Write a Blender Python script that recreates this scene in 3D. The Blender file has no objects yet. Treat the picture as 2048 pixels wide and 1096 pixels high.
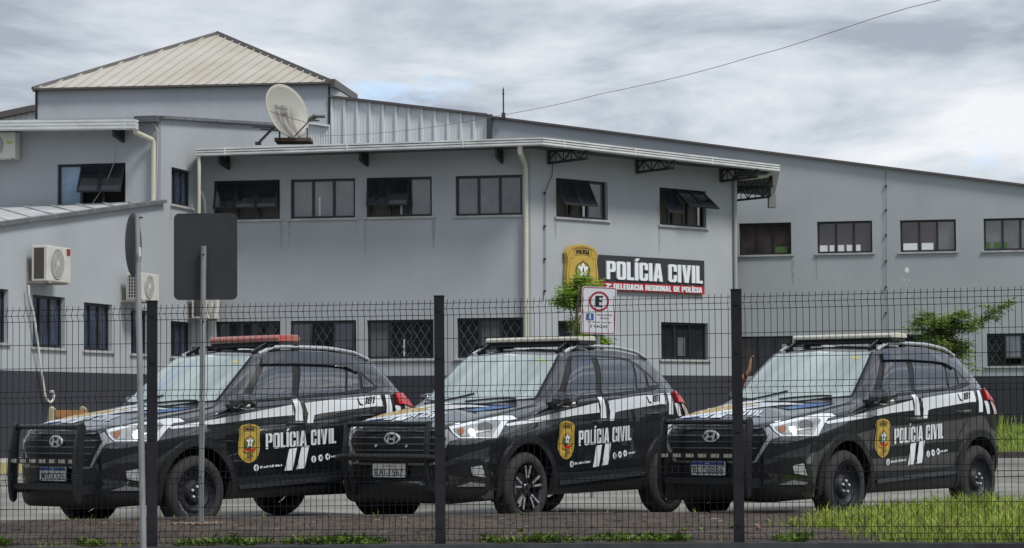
import bpy, bmesh, math, random
from mathutils import Vector, Matrix
from mathutils.bvhtree import BVHTree
random.seed(7)
S = bpy.context.scene
COL = S.collection
V = Vector
# ------------------------------------------------------------------ camera
FPX, WPX, HPX, CH = 4800.0, 2048, 1096, 1.15
PITCH, ROLL = math.atan((812-548)/FPX), 0.0075
_F = V((0, math.cos(PITCH), math.sin(PITCH))); _R = V((1, 0, 0)); _U = V((0, -math.sin(PITCH), math.cos(PITCH)))
CR = math.cos(ROLL)*_R - math.sin(ROLL)*_U
CU = math.sin(ROLL)*_R + math.cos(ROLL)*_U
CPOS = V((0, 0, CH))
cam = bpy.data.cameras.new('camera'); cam.lens = FPX/WPX*36; cam.sensor_width = 36; cam.clip_end = 3000; cam.clip_start = .1
co = bpy.data.objects.new('camera', cam); COL.objects.link(co)
mw = Matrix.Identity(4)
for i in range(3):
    mw[i][0] = CR[i]; mw[i][1] = CU[i]; mw[i][2] = -_F[i]; mw[i][3] = CPOS[i]
co.matrix_world = mw
S.camera = co
def ray(x, y): return _F + CR*((x-WPX/2)/FPX) - CU*((y-HPX/2)/FPX)
def at_depth(x, y, d):
    r = ray(x, y); return CPOS + r*(d/r.y)
def at_z(x, y, z):
    r = ray(x, y); return CPOS + r*((z-CH)/r.z)

# ------------------------------------------------------------------ materials
MATS = {}
def new_mat(name):
    m = bpy.data.materials.new(name); m.use_nodes = True
    return m, m.node_tree, m.node_tree.nodes['Principled BSDF']
def nd(nt, t, **k):
    n = nt.nodes.new(t)
    for a, b in k.items():
        if a in n.inputs: n.inputs[a].default_value = b
        else: setattr(n, a, b)
    return n
def mat(name, col, rough=.6, metal=0, coat=0, noise=0, nscale=4, bump=0, bscale=60, spec=.5, nvar=None, stretch=(1, 1, 1), emit=None, coords='Object'):
    if name in MATS: return MATS[name]
    m, nt, b = new_mat(name)
    b.inputs['Base Color'].default_value = (*col, 1)
    b.inputs['Roughness'].default_value = rough
    b.inputs['Metallic'].default_value = metal
    b.inputs['Specular IOR Level'].default_value = spec
    b.inputs['Coat Weight'].default_value = coat
    b.inputs['Coat Roughness'].default_value = .04
    if noise or bump:
        tc = nd(nt, 'ShaderNodeTexCoord'); mp = nd(nt, 'ShaderNodeMapping'); mp.inputs['Scale'].default_value = stretch
        nt.links.new(tc.outputs[coords], mp.inputs[0])
    if noise:
        n = nd(nt, 'ShaderNodeTexNoise', Scale=nscale, Detail=6., Roughness=.6)
        nt.links.new(mp.outputs[0], n.inputs['Vector'])
        cr = nd(nt, 'ShaderNodeValToRGB')
        c2 = nvar or tuple(c*(1-noise) for c in col)
        cr.color_ramp.elements[0].position = .3; cr.color_ramp.elements[1].position = .7
        cr.color_ramp.elements[0].color = (*c2, 1); cr.color_ramp.elements[1].color = (*[min(1, c*(1+noise*.5)) for c in col], 1)
        nt.links.new(n.outputs[0], cr.inputs[0]); nt.links.new(cr.outputs[0], b.inputs['Base Color'])
    if bump:
        n2 = nd(nt, 'ShaderNodeTexNoise', Scale=bscale, Detail=4.)
        nt.links.new(mp.outputs[0], n2.inputs['Vector'])
        bp = nd(nt, 'ShaderNodeBump', Strength=bump, Distance=.01)
        nt.links.new(n2.outputs[0], bp.inputs['Height']); nt.links.new(bp.outputs[0], b.inputs['Normal'])
    MATS[name] = m
    return m

def wall_mat(name, col, dark, streak=.5):
    m, nt, b = new_mat(name)
    b.inputs['Roughness'].default_value = .85
    b.inputs['Specular IOR Level'].default_value = .25
    tc = nd(nt, 'ShaderNodeTexCoord')
    n1 = nd(nt, 'ShaderNodeTexNoise', Scale=.45, Detail=5., Roughness=.55)
    nt.links.new(tc.outputs['Object'], n1.inputs['Vector'])
    mp = nd(nt, 'ShaderNodeMapping'); mp.inputs['Scale'].default_value = (3.5, 3.5, .22)
    nt.links.new(tc.outputs['Object'], mp.inputs[0])
    n2 = nd(nt, 'ShaderNodeTexNoise', Scale=1.2, Detail=8., Roughness=.7)
    nt.links.new(mp.outputs[0], n2.inputs['Vector'])
    n3 = nd(nt, 'ShaderNodeTexNoise', Scale=55., Detail=3.)
    nt.links.new(tc.outputs['Object'], n3.inputs['Vector'])
    a = nd(nt, 'ShaderNodeMath', operation='MULTIPLY_ADD'); a.inputs[1].default_value = streak; nt.links.new(n2.outputs[0], a.inputs[0]); nt.links.new(n1.outputs[0], a.inputs[2])
    a2 = nd(nt, 'ShaderNodeMath', operation='MULTIPLY_ADD'); a2.inputs[1].default_value = .22; nt.links.new(n3.outputs[0], a2.inputs[0]); nt.links.new(a.outputs[0], a2.inputs[2])
    cr = nd(nt, 'ShaderNodeValToRGB')
    cr.color_ramp.elements[0].position = .55; cr.color_ramp.elements[1].position = 1.15 if False else 1.0
    cr.color_ramp.elements[0].color = (*dark, 1); cr.color_ramp.elements[1].color = (*col, 1)
    nt.links.new(a2.outputs[0], cr.inputs[0]); nt.links.new(cr.outputs[0], b.inputs['Base Color'])
    bp = nd(nt, 'ShaderNodeBump', Strength=.25, Distance=.01)
    nt.links.new(n3.outputs[0], bp.inputs['Height']); nt.links.new(bp.outputs[0], b.inputs['Normal'])
    MATS[name] = m
    return m
WALL = wall_mat('grey_render', (.45, .48, .51), (.37, .395, .42), .22)
PLINTH = wall_mat('dark_plinth_paint', (.05, .052, .064), (.036, .037, .046))
CLAD = mat('white_sheet_metal', (.72, .76, .78), .5, noise=.06, nscale=1.3, stretch=(4, 4, .3))
ROOFM = mat('cream_roof_sheet', (.50, .49, .46), .6, noise=.06, nscale=.45, nvar=(.42, .385, .31), stretch=(1, 1, 1))
ROOFEDGE = mat('dark_roof_flashing', (.10, .09, .09), .6)
GUTTER = mat('grey_white_gutter', (.68, .70, .70), .4, metal=.0, noise=.25, nscale=2.5, stretch=(1, 1, 3))
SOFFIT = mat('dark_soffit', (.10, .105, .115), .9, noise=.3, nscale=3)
TRUSS = mat('dark_truss_steel', (.025, .027, .032), .7)
PVC = mat('cream_pvc', (.62, .60, .50), .5, noise=.12, nscale=3)
FRAME = mat('black_window_frame', (.018, .020, .024), .4)
GLASSG = mat('sky_grey_window_glass', (.13, .14, .155), .07, noise=.45, nscale=1.6, spec=1.0)  # grey base colour stands for sky reflected in these panes
GLASSD = mat('dark_window_glass', (.022, .026, .034), .05, noise=.5, nscale=2.5, spec=1.0)
GLASSB = mat('blue_dark_curtain_glass', (.05, .065, .11), .2, noise=.75, nscale=3.5, stretch=(7, 7, 1), spec=.8)
GLASSL = mat('pale_blue_window_film', (.25, .36, .50), .2, noise=.35, nscale=3)
GLASSR = mat('reddish_window_glass', (.05, .035, .037), .07, noise=.5, nscale=2.2, spec=.9)
INTER = mat('dim_interior', (.018, .017, .018), .9, noise=.4, nscale=2)
INTERL = mat('dim_interior_wall', (.20, .19, .17), .9)
SILL = mat('pale_stone_sill', (.46, .46, .45), .8, noise=.25, nscale=4)
STAIN = mat('rain_stain', (.34, .36, .385), .9, noise=.25, nscale=9)
GRILLE = mat('window_lattice', (.085, .09, .10), .6)
WHITEOBJ = mat('white_board', (.62, .64, .66), .7)
ASPH = None

# ------------------------------------------------------------------ objects
def link(o, parent=None):
    COL.objects.link(o)
    if parent is not None: o.parent = parent
    return o
def empty(name, loc=(0, 0, 0), rz=0):
    o = bpy.data.objects.new(name, None); o.location = loc; o.rotation_euler = (0, 0, rz); o.empty_display_size = .1
    COL.objects.link(o); return o
def tag(o, label=None, cat=None, group=None, kind=None):
    if label: o['label'] = label
    if cat: o['category'] = cat
    if group: o['group'] = group
    if kind: o['kind'] = kind
    return o
class MB:
    def __init__(s): s.v = []; s.f = []; s.m = []; s.mi = 0
    def add(s, vs, fs):
        n = len(s.v); s.v += [tuple(v) for v in vs]
        for f in fs: s.f.append([n+i for i in f]); s.m.append(s.mi)
        return s
    def mat(s, i): s.mi = i; return s
    def fr(s, o, u, v, w):          # box from corner o with edge vectors
        o, u, v, w = V(o), V(u), V(v), V(w)
        p = [o, o+u, o+u+v, o+v, o+w, o+u+w, o+u+v+w, o+v+w]
        fs = [(0, 3, 2, 1), (4, 5, 6, 7), (0, 1, 5, 4), (1, 2, 6, 5), (2, 3, 7, 6), (3, 0, 4, 7)]
        if u.cross(v).dot(w) < 0: fs = [tuple(reversed(f)) for f in fs]
        return s.add(p, fs)
    def box(s, x0, x1, y0, y1, z0, z1): return s.fr((x0, y0, z0), (x1-x0, 0, 0), (0, y1-y0, 0), (0, 0, z1-z0))
    def bar(s, a, b, w, h=None, up=(0, 0, 1)):
        a, b = V(a), V(b); h = h or w; d = (b-a).normalized(); up = V(up)
        if abs(d.dot(up)) > .98: up = V((1, 0, 0)) if abs(d.x) < .9 else V((0, 1, 0))
        r = d.cross(up).normalized(); u = r.cross(d)
        return s.fr(a-r*w/2-u*h/2, r*w, u*h, b-a)
    def tube(s, pts, r, n=8, cap=True):
        pts = [V(p) for p in pts]; rs = r if isinstance(r, (list, tuple)) else [r]*len(pts)
        base = len(s.v); prev = None
        for i, p in enumerate(pts):
            d = (pts[min(i+1, len(pts)-1)]-pts[max(i-1, 0)]).normalized()
            if prev is None:
                a = V((0, 0, 1)) if abs(d.z) < .9 else V((1, 0, 0)); prev = d.cross(a).normalized()
            u = (prev - d*prev.dot(d)).normalized(); w = d.cross(u); prev = u
            for k in range(n):
                t = 2*math.pi*k/n; s.v.append(tuple(p+(u*math.cos(t)+w*math.sin(t))*rs[i]))
        for i in range(len(pts)-1):
            for k in range(n):
                a = base+i*n+k; b = base+i*n+(k+1) % n
                s.f.append([a, b, b+n, a+n]); s.m.append(s.mi)
        if cap:
            s.f.append([base+k for k in reversed(range(n))]); s.m.append(s.mi)
            e = base+(len(pts)-1)*n; s.f.append([e+k for k in range(n)]); s.m.append(s.mi)
        return s
    def prism(s, poly, o, u, v, w):   # 2D poly -> extruded along w
        o, u, v, w = V(o), V(u), V(v), V(w); n = len(poly)
        a = [o+u*p[0]+v*p[1] for p in poly]; b = [q+w for q in a]
        fs = [list(range(n)), list(reversed(range(n, 2*n)))]
        for i in range(n): j = (i+1) % n; fs.append([i, n+i, n+j, j])
        return s.add(a+b, fs)
    def lathe(s, prof, c, axis, n=32, up=None):   # prof: list of (r, h) about axis
        c, ax = V(c), V(axis).normalized(); a = V((0, 0, 1)) if abs(ax.z) < .9 else V((1, 0, 0))
        u = ax.cross(a).normalized(); w = ax.cross(u); base = len(s.v)
        for r, h in prof:
            for k in range(n):
                t = 2*math.pi*k/n; s.v.append(tuple(c+ax*h+(u*math.cos(t)+w*math.sin(t))*r))
        for i in range(len(prof)-1):
            for k in range(n):
                a_ = base+i*n+k; b_ = base+i*n+(k+1) % n
                s.f.append([a_, b_, b_+n, a_+n]); s.m.append(s.mi)
        return s
    def build(s, name, m, parent=None, smooth=False, inv=None, bevel=0, recalc=True):
        me = bpy.data.meshes.new(name); me.from_pydata(s.v, [], s.f); 
        ms = m if isinstance(m, (list, tuple)) else [m]
        for x in ms: me.materials.append(x)
        for p, i in zip(me.polygons, s.m): p.material_index = min(i, len(ms)-1)
        if recalc:
            bm = bmesh.new(); bm.from_mesh(me); bmesh.ops.recalc_face_normals(bm, faces=bm.faces); bm.to_mesh(me); bm.free()
        if smooth:
            for p in me.polygons: p.use_smooth = True
        o = bpy.data.objects.new(name, me); link(o, parent)
        if smooth and smooth != 'all':
            try:
                me.set_sharp_from_angle(angle=math.radians(smooth if smooth is not True else 40))
            except Exception: pass
        if bevel:
            b = o.modifiers.new('b', 'BEVEL'); b.width = bevel; b.segments = 2; b.limit_method = 'ANGLE'
        return o
def evalmesh(o):
    dg = bpy.context.evaluated_depsgraph_get(); dg.update()
    e = o.evaluated_get(dg); me = e.to_mesh(); 
    vs = [v.co.copy() for v in me.vertices]; fs = [list(p.vertices) for p in me.polygons]; e.to_mesh_clear(); return vs, fs

# ------------------------------------------------------------------ 2D lettering (block glyphs, unit height)
def ch(x0, y0, x1, y1, c):  # chamfered rect outline
    return [(x0+c, y0), (x1-c, y0), (x1, y0+c), (x1, y1-c), (x1-c, y1), (x0+c, y1), (x0, y1-c), (x0, y0+c)]
G = {
 'P': (.47, [[(0, 0), (0, 1), (.37, 1), (.44, .96), (.47, .88), (.47, .52), (.44, .44), (.37, .40), (.18, .40), (.18, 0)], [(.18, .86), (.27, .86), (.29, .83), (.29, .57), (.27, .54), (.18, .54)]]),
 'O': (.48, [ch(0, 0, .48, 1, .09), ch(.18, .13, .30, .87, .03)]),
 '0': (.48, [ch(0, 0, .48, 1, .09), ch(.18, .13, .30, .87, .03)]),
 'D': (.47, [[(0, 0), (0, 1), (.36, 1), (.47, .88), (.47, .12), (.36, 0)], [(.18, .86), (.26, .86), (.29, .82), (.29, .18), (.26, .14), (.18, .14)]]),
 'L': (.36, [[(0, 0), (0, 1), (.18, 1), (.18, .15), (.36, .15), (.36, 0)]]),
 'I': (.18, [[(0, 0), (0, 1), (.18, 1), (.18, 0)]]),
 'Í': (.18, [[(0, 0), (0, 1), (.18, 1), (.18, 0)], [(.02, 1.06), (.10, 1.22), (.27, 1.22), (.14, 1.06)]]),
 'C': (.46, [[(.46, .60), (.29, .60), (.29, .84), (.26, .87), (.20, .87), (.18, .84), (.18, .16), (.20, .13), (.26, .13), (.29, .16), (.29, .40), (.46, .40), (.46, .10), (.37, 0), (.09, 0), (0, .10), (0, .90), (.09, 1), (.37, 1), (.46, .90)]]),
 'G': (.46, [[(.46, .62), (.29, .62), (.29, .84), (.26, .87), (.20, .87), (.18, .84), (.18, .16), (.20, .13), (.26, .13), (.29, .16), (.29, .38), (.24, .38), (.24, .52), (.46, .52), (.46, 0), (.36, 0), (.34, .05), (.28, 0), (.09, 0), (0, .10), (0, .90), (.09, 1), (.37, 1), (.46, .90)]]),
 'A': (.50, [[(0, 0), (.13, 1), (.37, 1), (.50, 0), (.32, 0), (.30, .19), (.20, .19), (.18, 0)], [(.215, .34), (.285, .34), (.25, .76)]]),
 'V': (.48, [[(0, 1), (.18, 1), (.24, .34), (.30, 1), (.48, 1), (.35, 0), (.13, 0)]]),
 'E': (.36, [[(0, 0), (0, 1), (.36, 1), (.36, .85), (.18, .85), (.18, .59), (.34, .59), (.34, .44), (.18, .44), (.18, .15), (.36, .15), (.36, 0)]]),
 'R': (.48, [[(0, 0), (0, 1), (.37, 1), (.46, .90), (.46, .60), (.41, .52), (.46, .44), (.48, 0), (.30, 0), (.285, .38), (.18, .42), (.18, 0)], [(.18, .86), (.27, .86), (.29, .83), (.29, .62), (.27, .58), (.18, .58)]]),
 'N': (.48, [[(0, 0), (0, 1), (.16, 1), (.31, .48), (.31, 1), (.48, 1), (.48, 0), (.32, 0), (.17, .50), (.17, 0)]]),
 'S': (.46, [[(0, .12), (.08, 0), (.38, 0), (.46, .10), (.46, .46), (.40, .55), (.18, .66), (.18, .84), (.29, .84), (.29, .70), (.45, .70), (.45, .90), (.37, 1), (.09, 1), (0, .90), (0, .60), (.06, .51), (.29, .40), (.29, .15), (.18, .15), (.18, .32), (0, .32)]]),
 '1': (.26, [[(.08, 0), (.08, .74), (0, .74), (0, .84), (.12, 1), (.26, 1), (.26, 0)]]),
 '2': (.44, [[(0, 0), (0, .16), (.26, .64), (.26, .86), (.18, .86), (.18, .68), (0, .68), (0, .90), (.09, 1), (.35, 1), (.44, .90), (.44, .62), (.20, .15), (.44, .15), (.44, 0)]]),
 '5': (.46, [[(0, .12), (.08, 0), (.38, 0), (.46, .10), (.46, .54), (.38, .64), (.17, .60), (.17, .85), (.43, .85), (.43, 1), (0, 1), (0, .47), (.16, .47), (.28, .50), (.29, .15), (.18, .15), (.18, .30), (0, .30)]]),
 '6': (.46, [ch(0, 0, .46, 1, .09)[:2]+[(.46, .09), (.46, .55), (.37, .64), (.18, .62), (.18, .86), (.28, .86), (.28, .74), (.46, .74), (.46, .91), (.37, 1), (.09, 1), (0, .91), (0, .09)], ch(.18, .14, .29, .50, .03)]),
 '7': (.42, [[(.06, 0), (.24, .84), (0, .84), (0, 1), (.42, 1), (.42, .86), (.25, 0)]]),
 '8': (.46, [[(.09, 0), (.37, 0), (.46, .09), (.46, .44), (.40, .52), (.46, .60), (.46, .91), (.37, 1), (.09, 1), (0, .91), (0, .60), (.06, .52), (0, .44), (0, .09)], ch(.18, .13, .29, .44, .03), ch(.18, .60, .29, .87, .03)]),
 'B': (.46, [[(0, 0), (.37, 0), (.46, .09), (.46, .44), (.40, .52), (.46, .60), (.46, .91), (.37, 1), (0, 1)], ch(.17, .13, .29, .44, .03), ch(.17, .60, .29, .87, .03)]),
 'X': (.50, [[(0, 0), (.15, .51), (.01, 1), (.19, 1), (.25, .73), (.31, 1), (.49, 1), (.35, .51), (.50, 0), (.31, 0), (.25, .29), (.19, 0)]]),
 'M': (.60, [[(0, 0), (0, 1), (.22, 1), (.30, .45), (.38, 1), (.60, 1), (.60, 0), (.44, 0), (.44, .6), (.35, 0), (.25, 0), (.16, .6), (.16, 0)]]),
 'F': (.36, [[(0, 0), (0, 1), (.36, 1), (.36, .85), (.18, .85), (.18, .59), (.33, .59), (.33, .44), (.18, .44), (.18, 0)]]),
 'J': (.36, [[(0, 0), (.26, 0), (.36, .1), (.36, 1), (.18, 1), (.18, .15), (0, .15)]]),
 'Y': (.48, [[(.15, 0), (.15, .38), (0, 1), (.18, 1), (.24, .66), (.30, 1), (.48, 1), (.33, .38), (.33, 0)]]),
 'U': (.47, [[(0, .10), (.09, 0), (.38, 0), (.47, .10), (.47, 1), (.29, 1), (.29, .16), (.27, .13), (.20, .13), (.18, .16), (.18, 1), (0, 1)]]),
 'ª': (.22, [[(0, .62), (.05, 1), (.17, 1), (.22, .62), (.15, .62), (.14, .7), (.08, .7), (.07, .62)]]),
 '-': (.20, [[(0, .42), (.2, .42), (.2, .56), (0, .56)]]), ' ': (.20, []),
}
def curve_fill(splines):
    cu = bpy.data.curves.new('t', 'CURVE'); cu.dimensions = '2D'; cu.fill_mode = 'BOTH'
    for sp in splines:
        s = cu.splines.new('POLY'); s.points.add(len(sp)-1)
        for p, q in zip(s.points, sp): p.co = (q[0], q[1], 0, 1)
        s.use_cyclic_u = True
    o = bpy.data.objects.new('t', cu); COL.objects.link(o)
    vs, fs = evalmesh(o)
    bpy.data.objects.remove(o); bpy.data.curves.remove(cu)
    # keep a single upward-facing copy
    return [(v.x, v.y) for v in vs], fs
_cache = {}
def block_text(txt, gap=.055):
    k = ('b', txt, gap)
    if k in _cache: return _cache[k]
    sp = []; x = 0
    for c in txt:
        w, gs = G[c]
        for g in gs: sp.append([(a+x, b) for a, b in g])
        x += w+gap
    vs, fs = curve_fill(sp)
    _cache[k] = (vs, fs, x-gap); return _cache[k]
def font_text(txt, offset=0.0):
    k = ('f', txt, offset)
    if k in _cache: return _cache[k]
    cu = bpy.data.curves.new('t', 'FONT'); cu.body = txt; cu.size = 1.37; cu.fill_mode = 'FRONT'; cu.resolution_u = 3; cu.offset = offset
    o = bpy.data.objects.new('t', cu); COL.objects.link(o)
    vs, fs = evalmesh(o); bpy.data.objects.remove(o); bpy.data.curves.remove(cu)
    xs = [v.x for v in vs]; x0, x1 = min(xs), max(xs)
    _cache[k] = ([(v.x-x0, v.y) for v in vs], fs, x1-x0); return _cache[k]
def smudge(n, seed):
    """worn, unreadable print: a row of small uneven bars, unit height"""
    rd = random.Random(seed); vs = []; fs = []; x = 0
    for i in range(n):
        w = rd.uniform(.3, .7); h = rd.uniform(.55, 1.0); b = len(vs); vs += [(x, 0), (x+w, 0), (x+w, h), (x, h)]; fs.append([b, b+1, b+2, b+3]); x += w+rd.choice((.12, .15, .5))
    return vs, fs, x
def flat(mb, vs, fs, o, u, v, mi=0):
    o, u, v = V(o), V(u), V(v); mb.mat(mi); mb.add([o+u*a+v*b for a, b in vs], fs)
def ellipse(cx, cy, rx, ry, n=28, a0=0, a1=2*math.pi):
    full = abs(a1-a0-2*math.pi) < 1e-6
    return [(cx+rx*math.cos(a0+(a1-a0)*i/(n if full else n-1)), cy+ry*math.sin(a0+(a1-a0)*i/(n if full else n-1))) for i in range(n)]
def star(cx, cy, r, r2, n=5):
    return [(cx+(r if i % 2 == 0 else r2)*math.sin(math.pi*i/n), cy+(r if i % 2 == 0 else r2)*math.cos(math.pi*i/n)) for i in range(2*n)]
SHIELD = [(.5, 1.0), (.62, .985), (.74, .965), (.84, .955), (.93, .90), (1.0, .83), (.96, .74), (.955, .66), (.98, .55), (1.0, .42), (.985, .30), (.93, .2), (.82, .1), (.68, .035), (.5, 0)]
SHIELD = SHIELD + [(1-a, b) for a, b in reversed(SHIELD[1:-1])]
def shield_layers():
    """(material index, verts, faces) layers of the gold police shield, unit box"""
    if 'sh' in _cache: return _cache['sh']
    L = []
    def add(mi, sp): vs, fs = curve_fill(sp); L.append((mi, vs, fs))
    add(0, [SHIELD])
    inner = [(.5+(a-.5)*.90, .5+(b-.5)*.925) for a, b in SHIELD]; inner2 = [(.5+(a-.5)*.875, .5+(b-.5)*.905) for a, b in SHIELD]
    add(1, [inner, inner2])
    # banner outline
    ban = [(.14, .74), (.22, .80), (.22, .90), (.36, .93), (.5, .94), (.64, .93), (.78, .90), (.78, .80), (.86, .74), (.84, .72), (.76, .78), (.62, .80), (.5, .805), (.38, .80), (.24, .78), (.16, .72)]
    ban2 = [(.5+(a-.5)*.95, .835+(b-.835)*.82) for a, b in ban]
    add(1, [ban, ban2])
    vs, fs, w = block_text('POLÍCIA'); sc = .42/w
    L.append((2, [(.29+a*sc, .825+b*.075-.06*(abs(a*sc-.21)/.21)**2*.3) for a, b in vs], fs))
    # wreath, star, ribbon
    add(3, [ellipse(.5, .53, .235, .15), ellipse(.5, .545, .185, .12)])
    add(2, [[(.34, .59), (.5, .61), (.66, .59), (.62, .56), (.38, .56)]])
    add(4, [star(.5, .535, .18, .08)])
    add(5, [[(.46, .66), (.5, .72), (.54, .66)]])
    add(2, [[(.47, .50), (.5, .60), (.53, .50)]])
    add(5, [[(.26, .40), (.36, .36), (.5, .35), (.64, .36), (.74, .40), (.76, .345), (.64, .30), (.5, .29), (.36, .30), (.24, .345)]])
    vs, fs, w = block_text('CIVIL'); sc = .30/w
    L.append((2, [(.35+a*sc, .13+b*.09) for a, b in vs], fs))
    _cache['sh'] = L
    return L
GOLD = mat('gold_enamel', (.52, .36, .07), .45, noise=.12, nscale=9)
GOLDD = mat('brown_gold_line', (.20, .12, .02), .5)
BLACKP = mat('black_print', (.012, .012, .014), .5)
GREENP = mat('green_print', (.07, .14, .04), .5)
WHITEP = mat('white_print', (.80, .82, .84), .5)
REDP = mat('red_print', (.45, .015, .02), .5)
SHM = [GOLD, GOLDD, BLACKP, GREENP, WHITEP, REDP]

# ================================================================== BUILDINGS
class Plane:
    def __init__(s, px, d, tanb, ref=None):
        s.p = at_depth(px, 812, d); s.p.z = 0
        b = math.atan(tanb); s.u = V((math.cos(b), math.sin(b), 0)); s.n = V((math.sin(b), -math.cos(b), 0))
    def az(s, px, py, off=0):
        r = ray(px, py); p0 = s.p+s.n*off
        t = (p0-CPOS).dot(s.n)/r.dot(s.n); q = CPOS+r*t-s.p
        return q.dot(s.u), q.z
    def P(s, a, z, off=0): q = s.p+s.u*a+s.n*off; return V((q.x, q.y, z))
    def px(s, x, y, off=0): return s.P(*s.az(x, y, off), off)
FF = Plane(750, 48.98, -.16)
cor = FF.px(1062, 600); FR = Plane(1062, cor.y, 1.0)
lc = FF.px(405, 600); LW = Plane(405, lc.y, 3.84)
uc = LW.px(322, 300); UL = Plane(322, uc.y, -.16)
BR = Plane(1700, 60, -.2)
HL = Plane(662, 62.6, -.10)

def wall(parent, pl, outline, holes, m, name='wall', depth=.2, off=0, thick=.25):
    """wall polygon (a,z) with rectangular holes (a0,z0,a1,z1) and reveals"""
    vs, fs = curve_fill([outline]+[[(h[0], h[1]), (h[2], h[1]), (h[2], h[3]), (h[0], h[3])] for h in holes])
    mb = MB()
    mb.add([pl.P(a, z, off) for a, z in vs], fs)
    for a0, z0, a1, z1 in holes:
        q = [(a0, z0), (a1, z0), (a1, z1), (a0, z1)]
        for i in range(4):
            (a, z), (b, w) = q[i], q[(i+1) % 4]
            mb.add([pl.P(a, z, off), pl.P(b, w, off), pl.P(b, w, off-depth), pl.P(a, z, off-depth)], [(0, 1, 2, 3)])
    n = len(outline)
    for i in range(n):
        (a, z), (b, w) = outline[i], outline[(i+1) % n]
        mb.add([pl.P(a, z, off), pl.P(b, w, off), pl.P(b, w, off-thick), pl.P(a, z, off-thick)], [(0, 1, 2, 3)])
    return mb.build(name, m, parent, recalc=False)

def win_rect(pl, x0, y0t, x1, y1t, y0b, y1b):
    a0, z0t = pl.az(x0, y0t); a1, z1t = pl.az(x1, y1t); _, z0b = pl.az(x0, y0b); _, z1b = pl.az(x1, y1b)
    return (a0, (z0b+z1b)/2, a1, (z0t+z1t)/2)
def window(parent, pl, r, panes, open_=(), lattice=(), inner=None, sill=True, fw=.05, extra=None, dep=.09):
    """panes: list of materials; open_: {index: angle deg}; lattice: indices"""
    a0, z0, a1, z1 = r; W = a1-a0; n = len(panes); pw = (W-fw)/n
    root = MB()
    P = lambda a, z, o=0: pl.P(a, z, o)
    def rbar(a, b, c, d, o0, o1):   # rect a..c, b..d depth o0..o1
        root.fr(P(a, b, o0), pl.u*(c-a), V((0, 0, d-b)), pl.n*(o1-o0))
    rbar(a0+.003, z0+.003, a0+fw, z1-.003, -dep-.05, -dep+.01); rbar(a1-fw, z0+.003, a1-.003, z1-.003, -dep-.05, -dep+.01)
    rbar(a0+fw, z0+.003, a1-fw, z0+fw, -dep-.05, -dep+.01); rbar(a0+fw, z1-fw, a1-fw, z1-.003, -dep-.05, -dep+.01)
    for i in range(1, n):
        c = a0+fw/2+pw*i; rbar(c-fw*.55, z0+fw, c+fw*.55, z1-fw, -dep-.05, -dep+.008)
    fo = root.build('window', FRAME, parent)
    op = dict(open_)
    for i, m in enumerate(panes):
        c0 = a0+fw/2+pw*i+fw*.5; c1 = a0+fw/2+pw*(i+1)-fw*.5
        if i in op:
            k = MB(); k.fr(P(c0-.045, z0+fw-.03, -dep-.17), pl.u*(c1-c0+.09), V((0, 0, z1-z0-2*fw+.06)), pl.n*.01)
            k.build('opening', inner or INTER, fo)
            ang = math.radians(op[i]); H = (z1-z0-fw)*.80
            top = P(c0-fw*.4, z1-fw*.7, -dep+.02); dn = V((0, 0, -math.cos(ang)))+pl.n*math.sin(ang); th = dn.cross(pl.u)
            if th.dot(pl.n) < 0: th = -th
            s = MB(); w = c1-c0+fw*.8
            s.fr(top, pl.u*.035, dn*H, th*.03); s.fr(top+pl.u*(w-.035), pl.u*.035, dn*H, th*.03)
            s.fr(top+pl.u*.035, pl.u*(w-.07), dn*.035, th*.03); s.fr(top+pl.u*.035+dn*(H-.035), pl.u*(w-.07), dn*.035, th*.03)
            so = s.build('sash', FRAME, fo)
            g = MB(); g.fr(top+pl.u*.033+dn*.033+th*.010, pl.u*(w-.066), dn*(H-.066), th*.008); g.build('pane', m, so)
        else:
            g = MB(); g.fr(P(c0-.005, z0+fw-.005, -dep-.03), pl.u*(c1-c0+.01), V((0, 0, z1-z0-2*fw+.01)), pl.n*.012); g.build('pane', m, fo)
        if i in lattice:
            l = MB(); st = .17; hh = z1-z0-2*fw; ww = c1-c0
            nx = int(ww/st)+1; 
            for sgn in (1, -1):
                k = -8
                while k < 16:
                    # line a = s + sgn*z*0.6
                    pts = []
                    s0 = k*st
                    za, zb_ = 0, hh
                    aa, ab = s0, s0+sgn*hh*.62
                    # clip to 0..ww
                    t0, t1 = 0.0, 1.0; da = ab-aa
                    if abs(da) > 1e-6:
                        ta, tb = sorted(((0-aa)/da, (ww-aa)/da)); t0, t1 = max(t0, ta), min(t1, tb)
                    if t1-t0 > .03:
                        l.bar(P(c0+aa+da*t0, z0+fw+hh*t0, -dep+.02), P(c0+aa+da*t1, z0+fw+hh*t1, -dep+.02), .012)
                    k += 1
            if l.v: l.build('lattice', GRILLE, fo)
    if extra:
        for (fa, fz, fb, fz2, m) in extra:
            e = MB(); e.fr(P(a0+W*fa, z0+(z1-z0)*fz, -dep-.016), pl.u*(W*(fb-fa)), V((0, 0, (z1-z0)*(fz2-fz))), pl.n*.006); e.build('window_sticker', m, fo)
    if sill:
        s = MB(); s.fr(P(a0-.06, z0-.045, -.08), pl.u*(W+.12), V((0, 0, .043)), pl.n*.125); s.build('sill', SILL, fo)
        for aa in (a0-.03, a1+.03):
            if random.random() < .5:
                L_ = random.uniform(.25, .8); w_ = random.uniform(.02, .05); s = MB(); s.add([P(aa-w_, z0-.05, .003), P(aa+w_, z0-.05, .003), P(aa+w_*.3, z0-.05-L_, .003), P(aa-w_*.3, z0-.05-L_, .003)], [(0, 3, 2, 1)]); s.build('rain_stain', STAIN, fo, recalc=False)
    return fo

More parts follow.
